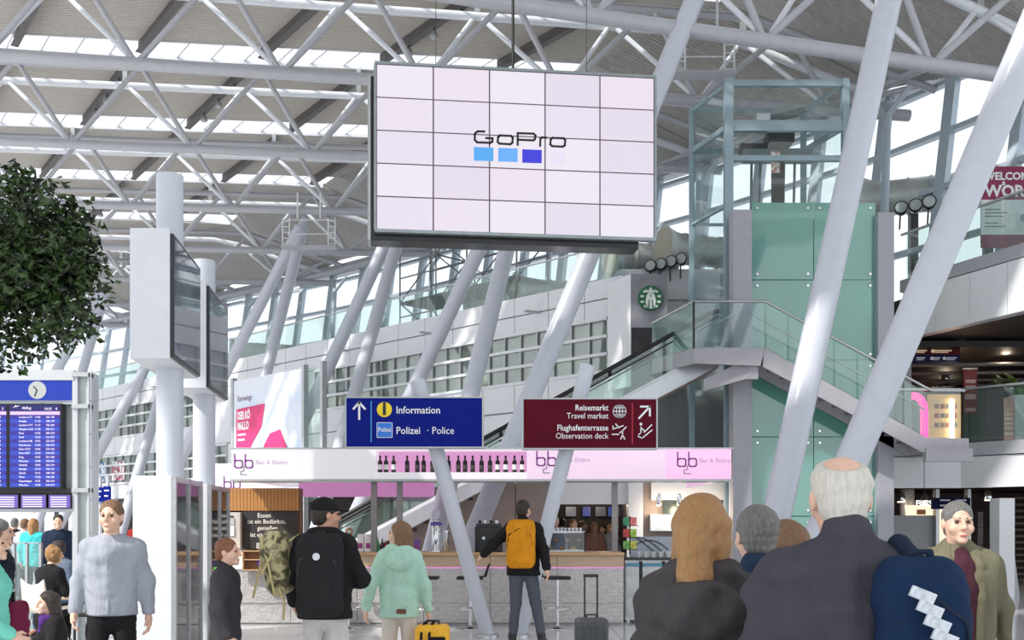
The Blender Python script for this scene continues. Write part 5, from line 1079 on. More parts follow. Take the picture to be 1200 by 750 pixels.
def person(px, D, h, yaw, label, top, bottom, hair, pose=None, look=0, nod=0, skin=SKIN, bulk=.015, hem=.82, hood=0, collar=0, res=.013, shoes=None, hairstyle='short', seat=0, female=0, group=None, sleeve=1, seed=1, face=True, openfront=None, x=None, slump=0, eyes=True, placket=0):
    s = h/1.75; loc = Vector((X(px, D) if x is None else x, D, 0)); rt = root('person', loc, label, 'person', group)
    J = {k: np.array(v, float) for k, v in JOINTS.items()}
    if female:
        for k in ('sh0', 'sh1', 'el0', 'el1'): J[k][0] *= .9
    up = ('pelvis', 'waist', 'chest', 'neck', 'head', 'sh0', 'sh1', 'el0', 'el1', 'wr0', 'wr1', 'hp0', 'hp1')
    for k in up: J[k][2] -= seat
    if slump:
        for k in up[1:]:
            if k[:2] not in ('hp', 'pe'): J[k][1] -= slump*max(0, J[k][2]-J['pelvis'][2])
    for k, v in (pose or {}).items():
        if k in J: J[k] = np.array(v, float)
    hx, hy, hz = J['head']; cl, sl_ = math.cos(look), math.sin(look)
    def H(p):                                # head-local point, turned by look and nod
        x_, y_, z_ = p; y2, z2 = y_*math.cos(nod)-z_*math.sin(nod), y_*math.sin(nod)+z_*math.cos(nod)
        return (hx+x_*cl-y2*sl_, hy+x_*sl_+y2*cl, hz+z2)
    allp = np.array(list(J.values())); lo, hi = allp.min(0)-.3, allp.max(0)+.3; lo[2] = -.02
    # ---- body: torso and limbs, then finer head and hands in the same mesh
    f = Field(lo, hi, res*1.25)
    f.cone(J['pelvis'], J['waist'], .135, .125, .06, (1, .7, 1)); f.cone(J['waist'], J['chest'], .125, .15, .06, (1, .66, 1)); f.cone(J['chest'], (J['sh0']+J['sh1'])/2, .145, .09, .05, (1, .66, 1)); f.cone(J['sh0'], J['sh1'], .05, .05, .05)
    f.cone((J['sh0']+J['sh1'])/2, J['head'], .055, .05, .03)
    for i in '01':
        f.cone(J['sh'+i], J['el'+i], .048, .038, .03); f.cone(J['el'+i], J['wr'+i], .038, .026, .02)
        f.cone(J['hp'+i], J['kn'+i], .078, .05, .04); f.cone(J['kn'+i], J['an'+i], .05, .035, .03)
        f.cone(J['an'+i], J['an'+i]+np.array((.01, -.12, -.045)), .036, .03, .02)
    parts = [f.mesh()]
    hr = .0075 if D > 9 else (.005 if D > 4.5 else .0045)
    f = Field(np.array(J['head'])-.22, np.array(J['head'])+.2, hr); k = .02
    f.cone(J['neck'], H((0, .015, -.05)), .055, .052, .02)
    f.ell(H((0, .012, .03)), (.076, .096, .088), .03, look); f.ell(H((0, -.028, -.045)), (.056, .064, .07), .04, look)
    f.ell(H((0, -.085, -.098)), (.022, .018, .016), .03, look)
    if face:
        for sx in (-1, 1):
            f.ell(H((sx*.033, -.098, .008)), (.019, .014, .012), .016, look, op='s'); f.ell(H((sx*.045, -.066, -.03)), (.022, .02, .02), .03, look); f.ell(H((sx*.077, .012, -.005)), (.011, .02, .031), .01, look)
        f.cone(H((0, -.09, .022)), H((0, -.118, -.024)), .008, .0125, .014); f.ell(H((0, -.1, -.03)), (.017, .012, .009), .012, look)
        f.ell(H((0, -.094, -.062)), (.024, .011, .006), .008, look); f.ell(H((0, -.092, -.074)), (.02, .011, .007), .008, look); f.cone(H((-.04, -.09, .028)), H((.04, -.09, .028)), .009, .009, .018)
    parts.append(f.mesh())
    for i, sg in (('0', -1), ('1', 1)):
        w_ = J['wr'+i]; d = w_-J['el'+i]; d /= np.linalg.norm(d); nrm = np.array((-sg, 0, 0.)); nrm -= d*nrm.dot(d); nrm /= np.linalg.norm(nrm); fw = np.cross(d, nrm)*(1 if sg < 0 else -1)
        if fw[1] > 0: fw = -fw
        f = Field(w_-.2, w_+.2, .0055); f.cone(w_-d*.03, w_+d*.03, .026, .024, .02); f.cone(w_+d*.035-fw*.015, w_+d*.075-fw*.012, .02, .019, .02); f.cone(w_+d*.035+fw*.015, w_+d*.075+fw*.014, .02, .019, .02)
        for q in range(4):
            L = (.036, .042, .04, .031)[q]; b = w_+d*.088+fw*(.0285-.019*q); u1 = d*.93+nrm*.36; u2 = d*.55+nrm*.83; e1 = b+u1*L; e2 = e1+u2*L*.85
            f.cone(b, e1, .0095, .0088, .006); f.cone(e1, e2, .0088, .0072, .004)
        b = w_+d*.03+fw*.024; e1 = b+d*.026+fw*.024+nrm*.008; f.cone(b, e1, .012, .0105, .01); f.cone(e1, e1+d*.03+nrm*.012, .0105, .008, .004); parts.append(f.mesh())
    organic('body', parts, skin, rt, yaw, loc, sc=s)
    # ---- face details
    if face and eyes and D < 10:
        for sx in (-1, 1):
            p = H((sx*.033, -.082, .008)); f = Field(np.array(p)-.02, np.array(p)+.02, .003); f.ell(p, (.012, .011, .008), .002, look); organic('eye', [f.mesh()], mat('eye_dark', (60, 48, 44), .25), rt, yaw, loc, sc=s)
            p = H((sx*.034, -.094, .03)); f = Field(np.array(p)-.03, np.array(p)+.03, .004); f.cone(H((sx*.018, -.098, .03)), H((sx*.05, -.084, .032)), .005, .004, .004); organic('eyebrow', [f.mesh()], hair, rt, yaw, loc, sc=s)
        p = H((0, -.1, -.068)); f = Field(np.array(p)-.035, np.array(p)+.035, .0035); f.ell(p, (.022, .009, .006), .003, look); organic('mouth', [f.mesh()], mat('lips', (176, 104, 96), .5), rt, yaw, loc, sc=s)
    # ---- upper garment
    f = Field(lo, hi, res); b = bulk; pel = J['pelvis']; hm = np.array((pel[0], pel[1], hem-seat))
    f.cone(hm, J['waist'], .18+b if not female else .18+b, .15+b, .06, (1, .68, 1)); f.cone(J['waist'], J['chest'], .145+b, .17+b, .07, (1, .66, 1)); f.cone(J['chest'], (J['sh0']+J['sh1'])/2, .16+b, .09+b*.6, .06, (1, .66, 1)); f.cone(J['sh0'], J['sh1'], .058+b*.5, .058+b*.5, .06)
    if female: f.ell(J['chest']+np.array((0, -.08, .0)), (.13, .07, .08), .05)
    for i in '01':
        f.cone(J['sh'+i], J['el'+i], .054+b*.6, .047+b*.6, .04); f.cone(J['el'+i], J['el'+i]+(J['wr'+i]-J['el'+i])*(.93*sleeve), .05+b*.6, .038+b*.4, .03)
    nk = (J['sh0']+J['sh1'])/2
    f.cone(nk, J['neck']+np.array((0, 0, -.03 if b > .018 else -.045)), .1, .066, .04)
    if collar: f.cone(J['neck'], J['neck']+np.array((0, .012, .015+.05*collar)), .072, .07+.006*collar, .02)
    if hood:
        f.ell(nk+np.array((0, .135, -.03)), (.15 if D < 5 else .135, .065, .1, ), .02); f.cone(J['neck']+np.array((-.08, .03, .02)), J['neck']+np.array((.08, .03, .02)), .045, .045, .05); f.cone(J['neck']+np.array((-.085, .02, .0)), J['neck']+np.array((-.05, -.09, -.06)), .036, .026, .03); f.cone(J['neck']+np.array((.085, .02, .0)), J['neck']+np.array((.05, -.09, -.06)), .036, .026, .03)
    if not seat: f.plane(2, hem)
    organic('jacket' if bulk > .018 else 'shirt', [f.mesh()], top, rt, yaw, loc, wrinkle=.0045 if D > 6.5 else .011, seed=seed, sc=s)
    if openfront is not None:
        f = Field(lo, hi, .009); pts = [((0, -.128, .9), .055), ((0, -.142, 1.25), .07), ((0, -.124, 1.38), .055), ((0, -.085, 1.46), .045)]
        for (a_, ra), (b_, rb_) in zip(pts, pts[1:]): f.cone(a_, b_, ra, rb_, .02, (1, .4, 1))
        organic('inner_shirt', [f.mesh()], openfront, rt, yaw, loc, sc=s)
        for sx in (-1, 1):
            f = Field(lo, hi, .009); pts = [((sx*.075, -.12, .8), .02), ((sx*.085, -.142, 1.22), .026), ((sx*.085, -.11, 1.4), .03), ((sx*.055, -.04, 1.49), .024)]
            for (a_, ra), (b_, rb_) in zip(pts, pts[1:]): f.cone(a_, b_, ra, rb_, .02)
            organic('lapel', [f.mesh()], top, rt, yaw, loc, sc=s)
    if placket:
        for (za, zc_) in ((.0, 1),):
            f = Field(lo, hi, .007); f.cone((0, -.134, hem+.02), J['waist']+np.array((0, -.112, 0)), .014, .014, .01, (1, .6, 1)); f.cone(J['waist']+np.array((0, -.112, 0)), J['chest']+np.array((0, -.126, 0)), .014, .014, .01, (1, .6, 1)); f.cone(J['chest']+np.array((0, -.126, 0)), J['neck']+np.array((0, -.08, -.06)), .014, .012, .01, (1, .6, 1)); organic('placket', [f.mesh()], top, rt, yaw, loc, sc=s)
        for sx in (-1, 1):
            f = Field(J['neck']-.15, J['neck']+.15, .006); f.cone(J['neck']+np.array((sx*.06, .0, .01)), J['neck']+np.array((sx*.045, -.095, -.055)), .024, .022, .01, (1, 1, 1)); organic('collar_flap', [f.mesh()], top, rt, yaw, loc, sc=s)
    # ---- trousers and shoes
    f = Field(lo, hi, res); f.ell(J['pelvis']+np.array((0, .01, -.02)), (.155, .115, .13), .05)
    for i in '01': f.cone(J['hp'+i], J['kn'+i], .092, .068, .04); f.cone(J['kn'+i], J['an'+i]+np.array((0, 0, .02)), .066, .054, .03)
    if not seat: f.plane(2, hem+.03, False)
    organic('trousers', [f.mesh()], bottom, rt, yaw, loc, wrinkle=.003, seed=seed+3, sc=s)
    for i in '01':
        a = J['an'+i]; f = Field(a-.22, a+.22, .011); toe = a+np.array((.012*(1 if i == '1' else -1), -.13, 0)); toe[2] = a[2]-.045
        f.cone(a+np.array((0, .03, -.04)), toe, .045, .04, .02, (1, 1, .95)); f.cone(a+np.array((0, .01, .02)), a+np.array((0, 0, -.03)), .05, .048, .02); f.plane(2, a[2]-.083); organic('shoe', [f.mesh()], shoes or mat('shoe_black', (34, 32, 32), .4), rt, yaw, loc, sc=s)
    # ---- hair
    hs = hairstyle
    if hs == 'none': return rt, J, s, H
    f = Field(np.array(J['head'])-np.array((.24, .26, .42)), np.array(J['head'])+.24, hr*1.2)
    f.ell(H((0, .018, .042)), (.084, .1, .09 if hs != 'bald' else .082), .02, look); f.ell(H((0, .05, -.02)), (.068, .06, .08), .03, look)
    if hs in ('bob', 'long', 'pony'):
        Ld = dict(bob=.2, long=.3, pony=.12)[hs]
        for sx in (-1, 1): f.cone(H((sx*.065, .015, .0)), H((sx*.075, .03, -Ld)), .04, .03, .04)
        f.cone(H((0, .07, .0)), H((0, .085, -Ld)), .07, .05, .05)
    if hs == 'pony':
        f.ell(H((0, .1, -.01)), (.05, .04, .05), .03, look); f.cone(H((-.01, .11, -.02)), H((-.025, .14, -.17)), .052, .05, .03); f.cone(H((-.025, .14, -.17)), H((.03, .125, -.29)), .05, .02, .03); f.cone(H((-.04, .12, -.12)), H((-.07, .11, -.25)), .035, .014, .03)
    if hs == 'curly':
        r = np.random.RandomState(seed)
        for _ in range(34): v = r.normal(size=3); v /= np.linalg.norm(v); v[1] = abs(v[1])*.8-.1; f.ell(H((v[0]*.095, v[1]*.11+.01, v[2]*.1+.02)), (.033, .033, .033), .015)
    f.ell(H((0, -.108, -.015)), (.064, .075, .1), .012, look, op='s')
    if hs not in ('bob', 'long', 'pony', 'curly'):
        f.ell(H((0, .02, -.14)), (.12, .12, .07), .02, look, op='s')
        for sx in (-1, 1): f.ell(H((sx*.085, -.02, -.04)), (.025, .045, .04), .01, look, op='s')
    if hs == 'bald': f.ell(H((.005, .06, .118)), (.052, .06, .045), .03, look, op='s')
    organic('hair', [f.mesh()], hair, rt, yaw, loc, wrinkle=.0035 if D < 5 else .002, seed=seed+9, sc=s)
    if hs == 'pony': MB().lathe(Vector(loc)+Matrix.Rotation(yaw, 3, 'Z')@(Vector(H((0, .125, .0)))*s), [(.03, -.008), (.034, 0), (.03, .008)], 14, (0, .3, 1)).build('hair_tie', hair, rt)
    return rt, J, s, H
PI = math.pi
black_c = cloth('black', (34, 33, 36)); navy_c = cloth('navy', (36, 46, 66)); char_c = cloth('charcoal', (70, 68, 76)); jeans_l = cloth('light_jeans', (196, 194, 192)); jeans_g = cloth('grey_jeans', (84, 88, 98)); beige_c = cloth('beige', (206, 198, 190))
h_dark = hairm('dark', (44, 34, 28)); h_brown = hairm('brown', (124, 92, 66)); h_blond = hairm('blond', (196, 150, 96), (168, 118, 70)); h_white = mat('hair_white', (206, 200, 190), .6, var=.1, scale=9, stretch=(12, 12, 1.3), bump=.5, bscale=9); h_grey = hairm('grey', (142, 140, 136), (104, 102, 100)); h_lbrown = hairm('light_brown', (150, 112, 80), (120, 86, 60))
# ---- the three people close to the camera, seen from behind
person(986, 2.95, 1.785, PI-.08, 'white-haired balding man in a charcoal jacket seen from behind', char_c, black_c, h_white, bulk=.035, hem=.74, collar=1.0, res=.009, hairstyle='bald', seed=2)
person(824, 3.4, 1.683, PI-.25, 'blonde woman with half-tied hair in a dark grey hooded parka', cloth('parka', (72, 68, 70)), black_c, h_blond, bulk=.03, hem=.7, hood=1, res=.009, hairstyle='pony', female=1, seed=3, look=-.35)
person(888, 4.0, 1.655, PI+.1, 'grey-haired person in a navy jacket between the blonde woman and balding man', cloth('navy_jacket', (40, 56, 78)), black_c, h_grey, bulk=.03, hem=.75, collar=.6, res=.01, seed=4)
person(921, 4.5, 1.6, PI+.6, 'sandy-haired person mostly hidden behind the balding man', cloth('brown_coat', (90, 70, 58)), black_c, h_lbrown, bulk=.025, res=.013, hairstyle='bob', seed=5, look=.3)
person(1121, 5.7, 1.705, -.1, 'man in an olive jacket over a patterned dark sweater walking toward camera', cloth('olive', (112, 108, 88)), cloth('navy_trousers', (40, 42, 58)), h_grey, bulk=.03, hem=.72, collar=.3, res=.011, seed=6, openfront=cloth('maroon_knit', (72, 40, 50), .6), pose=dict(el0=(-.27, .05, 1.14), wr0=(-.27, -.1, .9), el1=(.27, .08, 1.15), wr1=(.3, .1, .9)))
# ---- middle distance
person(131, 7.7, 1.755, .15, 'man in an untucked grey-blue shirt pulling a suitcase', cloth('grey_shirt', (156, 160, 172)), black_c, h_brown, bulk=.013, hem=.9, placket=1, res=.01, seed=7, look=-.1, pose=dict(el0=(-.25, .03, 1.14), wr0=(-.25, -.06, .93), el1=(.24, .06, 1.14), wr1=(.26, .02, .9), kn0=(-.1, -.12, .5), an0=(-.1, -.06, .085), kn1=(.1, .02, .5), an1=(.1, .22, .12)))
person(264, 7.7, 1.47, PI/2+.2, 'short person in a dark jacket with a green collar seen in profile', cloth('dark_jacket', (58, 56, 60)), cloth('blue_jeans', (80, 96, 128)), hairm('auburn', (132, 84, 56)), bulk=.03, hem=.78, collar=.4, res=.011, seed=8, look=-.2, pose=dict(el1=(.3, .1, 1.12), wr1=(.3, .1, .86)))
pr_ = [o for o in bpy.data.objects if o.get('label', '').startswith('short person')][0]; lc_ = Vector((X(264, 7.7), 7.7, 0)); f_ = Field((-.16, -.16, 1.36), (.16, .16, 1.6), .008)
for q in range(8): f_.cone((.068*math.cos(q*PI/4), .015+.068*math.sin(q*PI/4), 1.49), (.068*math.cos((q+1)*PI/4), .015+.068*math.sin((q+1)*PI/4), 1.49), .02, .02, .01)
organic('collar', [f_.mesh()], cloth('lime', (130, 214, 110)), pr_, PI/2+.2, lc_, sc=1.47/1.75)
rt_cap, Jc, sc_c, Hc = person(381, 8.0, 1.77, PI, 'man in a black cap and jacket with a black backpack', black_c, jeans_l, h_dark, bulk=.035, hem=.84, hood=1, res=.01, seed=9, look=-.95, skin=SKIN2, pose=dict(el0=(-.27, -.02, 1.14), wr0=(-.2, -.25, 1.12), el1=(.28, .02, 1.14), wr1=(.26, -.12, .95)))
person(468, 9.2, 1.6, PI+.1, 'woman in a mint green hoodie and beige trousers with a yellow case', cloth('mint', (172, 208, 190)), beige_c, h_lbrown, bulk=.022, hem=.82, hood=1, res=.01, female=1, hairstyle='bob', seed=10, look=1.15, pose=dict(el1=(.28, .06, 1.14), wr1=(.32, .0, .9), el0=(-.25, .03, 1.13), wr0=(-.28, -.02, .88)))
person(613, 13.4, 1.88, PI-.15, 'walking man in a black jacket with an orange backpack and grey jeans', black_c, jeans_g, h_dark, bulk=.028, hem=.84, collar=.5, res=.013, seed=11, look=-.3, pose=dict(el1=(.36, .08, 1.22), wr1=(.5, -.02, 1.09), el0=(-.26, .08, 1.15), wr0=(-.3, .1, .93), kn0=(-.14, -.1, .5), an0=(-.24, .1, .1), kn1=(.1, -.08, .5), an1=(.13, .0, .085)))
# ---- left edge and seating area
person(-3, 8.6, 1.62, PI/2+.5, 'grey-haired person in a black jacket at the left edge', cloth('black_blue', (28, 34, 46)), black_c, h_grey, bulk=.028, res=.013, seed=12)
person(-14, 6.6, 1.56, PI/2+.3, 'person in a turquoise jacket cut off by the left edge', cloth('turquoise', (118, 206, 188)), cloth('blue_jeans2', (50, 66, 104)), h_brown, bulk=.024, hem=.84, res=.012, seed=13, female=1, pose=dict(el1=(.27, .05, 1.13), wr1=(.2, -.12, .93), el0=(-.26, .0, 1.12), wr0=(-.2, -.18, 1.0)))
person(66, 10.6, 1.66, -.9, 'woman in black sitting on the floor with a purple scarf', black_c, black_c, h_dark, bulk=.03, res=.013, seed=14, seat=.82, slump=.1, hairstyle='bob', female=1, nod=.1, pose=dict(kn0=(-.18, -.42, .3), an0=(-.1, -.68, .085), kn1=(.18, -.42, .26), an1=(.05, -.72, .085), el0=(-.24, -.12, .36), wr0=(-.12, -.32, .28), el1=(.24, -.12, .36), wr1=(.1, -.34, .26)))
sit = dict(kn0=(-.12, -.42, .5), an0=(-.12, -.4, .085), kn1=(.12, -.42, .5), an1=(.12, -.4, .085), el0=(-.24, -.12, .74), wr0=(-.12, -.34, .76), el1=(.24, -.12, .74), wr1=(.1, -.34, .76))
person(54, 12.9, 1.7, PI-.5, 'curly blonde person in black seated by the glass barrier', black_c, black_c, hairm('curl', (196, 150, 96), (150, 106, 62)), bulk=.02, res=.016, seed=15, seat=.42, slump=.15, hairstyle='curly', pose=sit)
person(80, 14.7, 1.75, -.6, 'dark-haired person leaning at the small cafe table', cloth('denim', (92, 106, 124)), cloth('blue_jeans', (80, 96, 128)), h_dark, bulk=.02, res=.016, seed=16, seat=.42, slump=.22, pose=sit, skin=SKIN2, look=-.5)
for px, D, h, yw, lb, tc_, hr_, st_ in [(39, 19, 1.66, PI, 'standing person in a bright turquoise top behind the glass barrier', cloth('cyan', (70, 196, 200)), h_blond, 'bob'), (29, 20, 1.66, PI-.3, 'standing person in a pale grey top left of the turquoise one', cloth('pale_grey', (170, 172, 178)), h_lbrown, 'short'),
    (68, 17, 1.72, .4, 'standing person in dark blue above the seated couple', navy_c, h_dark, 'short'), (17, 22, 1.68, PI, 'distant person in dark clothes left of the pale grey one', black_c, h_grey, 'short'), (160, 27, 1.66, PI, 'distant person in red beside the grey-shirted man', cloth('red', (150, 44, 44)), h_dark, 'short'), (167, 26, 1.62, .5, 'distant person in black next to the one in red', black_c, h_brown, 'bob')]:
    person(px, D, h, yw, lb, tc_, jeans_g, hr_, bulk=.022, res=.022, seed=int(px)+40, hairstyle=st_, group='distant standing people')
qd = [('white-haired person in the dark snack shop queue, leftmost', h_white, (120, 130, 150)), ('dark-haired person second from the left in the snack shop queue', h_dark, (60, 60, 66)), ('fair-haired person third from the left in the snack shop queue', h_blond, (60, 52, 50)), ('brown-haired person in the middle of the snack shop queue', h_brown, (90, 60, 54)),
      ('long-haired person right of the middle of the snack shop queue', h_lbrown, (110, 80, 70)), ('dark-haired person second from the right in the snack shop queue', h_dark, (40, 44, 56)), ('fair-haired person at the right end of the snack shop queue', h_blond, (150, 150, 150))]
for i, (lb, hr_, c) in enumerate(qd):
    px, D = (651, 659, 672, 682, 697, 707, 716)[i], (23.9, 24.4, 24.0, 24.6, 23.9, 24.5, 24.1)[i]
    person(px, D, (1.72, 1.68, 1.66, 1.62, 1.6, 1.52, 1.56)[i], (0, PI, .4, PI/2, PI, -.5, .3)[i], lb, cloth('queue_%d' % i, c), jeans_g, hr_, bulk=.022, res=.024, seed=60+i, hairstyle=('short', 'short', 'bob', 'short', 'long', 'short', 'bob')[i], group='snack shop queue')
# ------------------------------------------------------------------ worn and carried things
def rel(px, D, yaw, p, s=1): return Vector((X(px, D), D, 0))+Matrix.Rotation(yaw, 3, 'Z')@(Vector(p)*s)
def backpack(px, D, yaw, s, m, label, c=(0, .2, 1.2), hs=(.16, .1, .25), pocket=True, trim=black_c, badge=None, straps=True):
    loc = Vector((X(px, D), D, 0)); rt = root('backpack', rel(px, D, yaw, (c[0], c[1], c[2]-hs[2]), s), label, 'backpack', 'backpacks'); c = np.array(c); hs = np.array(hs)
    f = Field(c-hs-.12, c+hs+.12, .012); f.rbox(c, hs, .07, .02); f.rbox(c+np.array((0, -.03, .03)), hs*np.array((.92, .8, 1.0)), .06, .03); organic('bag', [f.mesh()], m, rt, yaw, loc, wrinkle=.005, seed=3, sc=s)
    if pocket:
        q = c+np.array((0, hs[1]*.85, -hs[2]*.35)); h2 = np.array((hs[0]*.75, .035, hs[2]*.45)); f = Field(q-h2-.06, q+h2+.06, .01); f.rbox(q, h2, .03); organic('pocket', [f.mesh()], m, rt, yaw, loc, wrinkle=.003, seed=5, sc=s)
        f = Field(q-.3, q+.3, .008); z = c[2]+hs[2]*.45; y = c[1]+hs[1]*.97
        pts = [(c[0]-hs[0]*.9, y-.03, c[2]-hs[2]*.1), (c[0]-hs[0]*.75, y-.005, z), (c[0], y, z+hs[2]*.28), (c[0]+hs[0]*.75, y-.005, z), (c[0]+hs[0]*.9, y-.03, c[2]-hs[2]*.1)]
        for a, b in zip(pts, pts[1:]): f.cone(a, b, .008, .008, .006)
        organic('zip', [f.mesh()], trim, rt, yaw, loc, sc=s)
    if straps:
        for sx in (-1, 1):
            f = Field((sx*.1-.12, -.22, .95), (sx*.1+.12, .2, 1.56), .01); pts = [(sx*.09, c[1]-hs[1]+.01, 1.42), (sx*.11, .02, 1.5), (sx*.12, -.13, 1.4), (sx*.14, -.16, 1.2), (sx*.17, -.02, 1.02)]
            for a, b in zip(pts, pts[1:]): f.cone(a, b, .022, .022, .01)
            organic('strap', [f.mesh()], trim, rt, yaw, loc, sc=s)
    f = Field(c+np.array((-.08, -.1, hs[2]-.06)), c+np.array((.08, .08, hs[2]+.1)), .007); z = c[2]+hs[2]
    for a, b in zip([(c[0]-.04, c[1]-.03, z-.01), (c[0]-.025, c[1]-.03, z+.04), (c[0]+.025, c[1]-.03, z+.04)], [(c[0]-.025, c[1]-.03, z+.04), (c[0]+.025, c[1]-.03, z+.04), (c[0]+.04, c[1]-.03, z-.01)]): f.cone(a, b, .009, .009, .006)
    organic('grab_handle', [f.mesh()], trim, rt, yaw, loc, sc=s)
    if badge: p = rel(px, D, yaw, (c[0]-badge[0], c[1]+hs[1]+.004, c[2]+badge[1]), s); MB().lathe(p, [(.028, 0), (.028, .012)], 20, (0, -1, 0)).build('badge', mat('badge_silver', (200, 200, 204), .3, .5), rt)
    return rt
backpack(381, 8.0, PI, 1.01, cloth('pack_black', (38, 38, 40)), 'black backpack with a round silver badge worn by the capped man', c=(0, .23, 1.17), hs=(.17, .12, .3), badge=(-.0, .16), trim=cloth('strap_grey', (60, 60, 62)))
backpack(613, 13.4, PI-.15, 1.07, cloth('pack_orange', (206, 136, 30), .2), 'orange backpack worn by the walking man', c=(0, .2, 1.22), hs=(.17, .11, .28))
backpack(986, 2.95, PI-.08, 1.02, cloth('pack_navy', (24, 44, 74)), 'navy backpack slung from one shoulder of the white-haired man', c=(-.17, .18, 1.19), hs=(.12, .075, .26), pocket=True, straps=False, trim=navy_c)
o_ = bpy.data.objects['backpack.002'] if 'backpack.002' in bpy.data.objects else None
loc = Vector((X(986, 2.95), 2.95, 0)); f = Field((-.36, -.2, .9), (0, .3, 1.6), .008)
for a, b in zip([(-.22, .2, 1.36), (-.19, .14, 1.43), (-.15, .03, 1.505), (-.16, -.12, 1.42)], [(-.19, .14, 1.43), (-.15, .03, 1.505), (-.16, -.12, 1.42), (-.2, -.14, 1.2)]): f.cone(a, b, .03, .03, .01)
organic('strap', [f.mesh()], navy_c, o_, PI-.08, loc, sc=1.02)
wp = mat('white_pattern', (200, 205, 212), .7, var=.3, scale=30)
for i in range(5):
    p = rel(986, 2.95, PI-.08, (-.13-.018*i, .3, 1.385-.036*i), 1.02); MB().obox(p, Vector((.03, 0, -.012)), Vector((0, .006, 0)), Vector((.006, 0, .013))).build('white_print', wp, o_)
# camouflage rucksack beside the capped man
yw = .1; loc = Vector((X(323, 7.95), 7.95, 0)); camo = mat('camo', (96, 92, 64), .8, var=.2, scale=14, rgb2=(190, 180, 140), bump=.4); rt = root('duffel_bag', loc+Vector((0, 0, 1.0)), 'camouflage rucksack with pale straps beside the capped man', 'bag')
f = Field((-.25, -.25, .9), (.25, .25, 1.65), .01); f.cone((.03, 0, 1.12), (-.01, 0, 1.4), .1, .115, .03); f.ell((0, 0, 1.49), (.1, .1, .06), .04); f.ell((-.02, -.1, 1.38), (.07, .05, .08), .02); organic('bag', [f.mesh()], camo, rt, yw, loc, wrinkle=.008, seed=8)
stp = cloth('strap_sand', (190, 178, 130))
for a in ([(-.1, -.1, 1.5), (-.03, -.14, 1.3), (.02, -.12, 1.05)], [(.04, -.12, 1.52), (0, -.14, 1.35), (-.08, -.12, 1.2)], [(-.09, -.08, 1.3), (-.12, -.1, 1.15), (-.15, -.1, 1.02)], [(.05, -.1, 1.1), (.09, -.1, .98), (.08, -.1, .85)], [(.1, 0, 1.45), (.17, .05, 1.5), (.2, .1, 1.46)]): MB().path([loc+Vector(q) for q in a], .011, 6).build('strap', stp, rt)
# cap
hp = Vector((X(381, 8.0), 8.0, 0)); f = Field(np.array(Jc['head'])-.26, np.array(Jc['head'])+.26, .006); f.ell(Hc((0, .015, .06)), (.092, .108, .085),   .02, -.95); f.plane(2, Jc['head'][2]+.035); f.cone(Hc((0, -.09, .042)), Hc((0, -.155, .032)), .05, .042, .02, (1, 1, .22))
cp_ = root('baseball_cap', hp+Vector((0, 0, 1.68)), 'black baseball cap on the man with the backpack', 'cap'); organic('crown', [f.mesh()], black_c, cp_, PI, hp, sc=sc_c)
# scarf, bags
loc = Vector((X(66, 10.6), 10.6, 0)); f = Field((-.2, -.3, .5), (.2, .2, .95), .01)
sc_p = root('scarf', loc+Vector((0, 0, .6)), 'purple scarf around the neck of the woman on the floor', 'scarf')
for a in range(8): t0, t1 = a*PI/4, (a+1)*PI/4; f.cone((.085*math.cos(t0), -.06+.08*math.sin(t0), .64), (.085*math.cos(t1), -.06+.08*math.sin(t1), .64), .042, .042, .02)
f.cone((.03, -.14, .62), (.05, -.2, .42), .04, .03, .02); organic('wrap', [f.mesh()], cloth('purple', (76, 44, 116)), sc_p, -.9, loc, wrinkle=.005, sc=.95)
def soft_bag(px, D, dims, m, label, zc=None, handles=True):
    loc = Vector((X(px, D), D, 0)); z = zc or dims[2]; rt = root('bag', loc+Vector((0, 0, z-dims[2])), label, 'bag', 'travel bags'); f = Field((-dims[0]-.1, -dims[1]-.1, z-dims[2]-.1), (dims[0]+.1, dims[1]+.1, z+dims[2]+.1), .012); f.rbox((0, 0, z), dims, min(dims)*.7, .02); organic('body', [f.mesh()], m, rt, 0, loc, wrinkle=.008, seed=4)
    if handles: MB().path([loc+Vector((-dims[0]*.4, -dims[1]*.6, z+dims[2]*.8)), loc+Vector((-dims[0]*.3, -dims[1]*.5, z+dims[2]*1.35)), loc+Vector((dims[0]*.3, -dims[1]*.5, z+dims[2]*1.35)), loc+Vector((dims[0]*.4, -dims[1]*.6, z+dims[2]*.8))], .012, 6).build('handle', black_c, rt)
soft_bag(46, 11.6, (.17, .15, .13), black_c, 'black travel bag on the floor behind the sitting woman'); soft_bag(18, 6.9, (.05, .12, .17), cloth('maroon', (110, 32, 62)), 'maroon bag hanging beside the turquoise jacket', zc=.9)
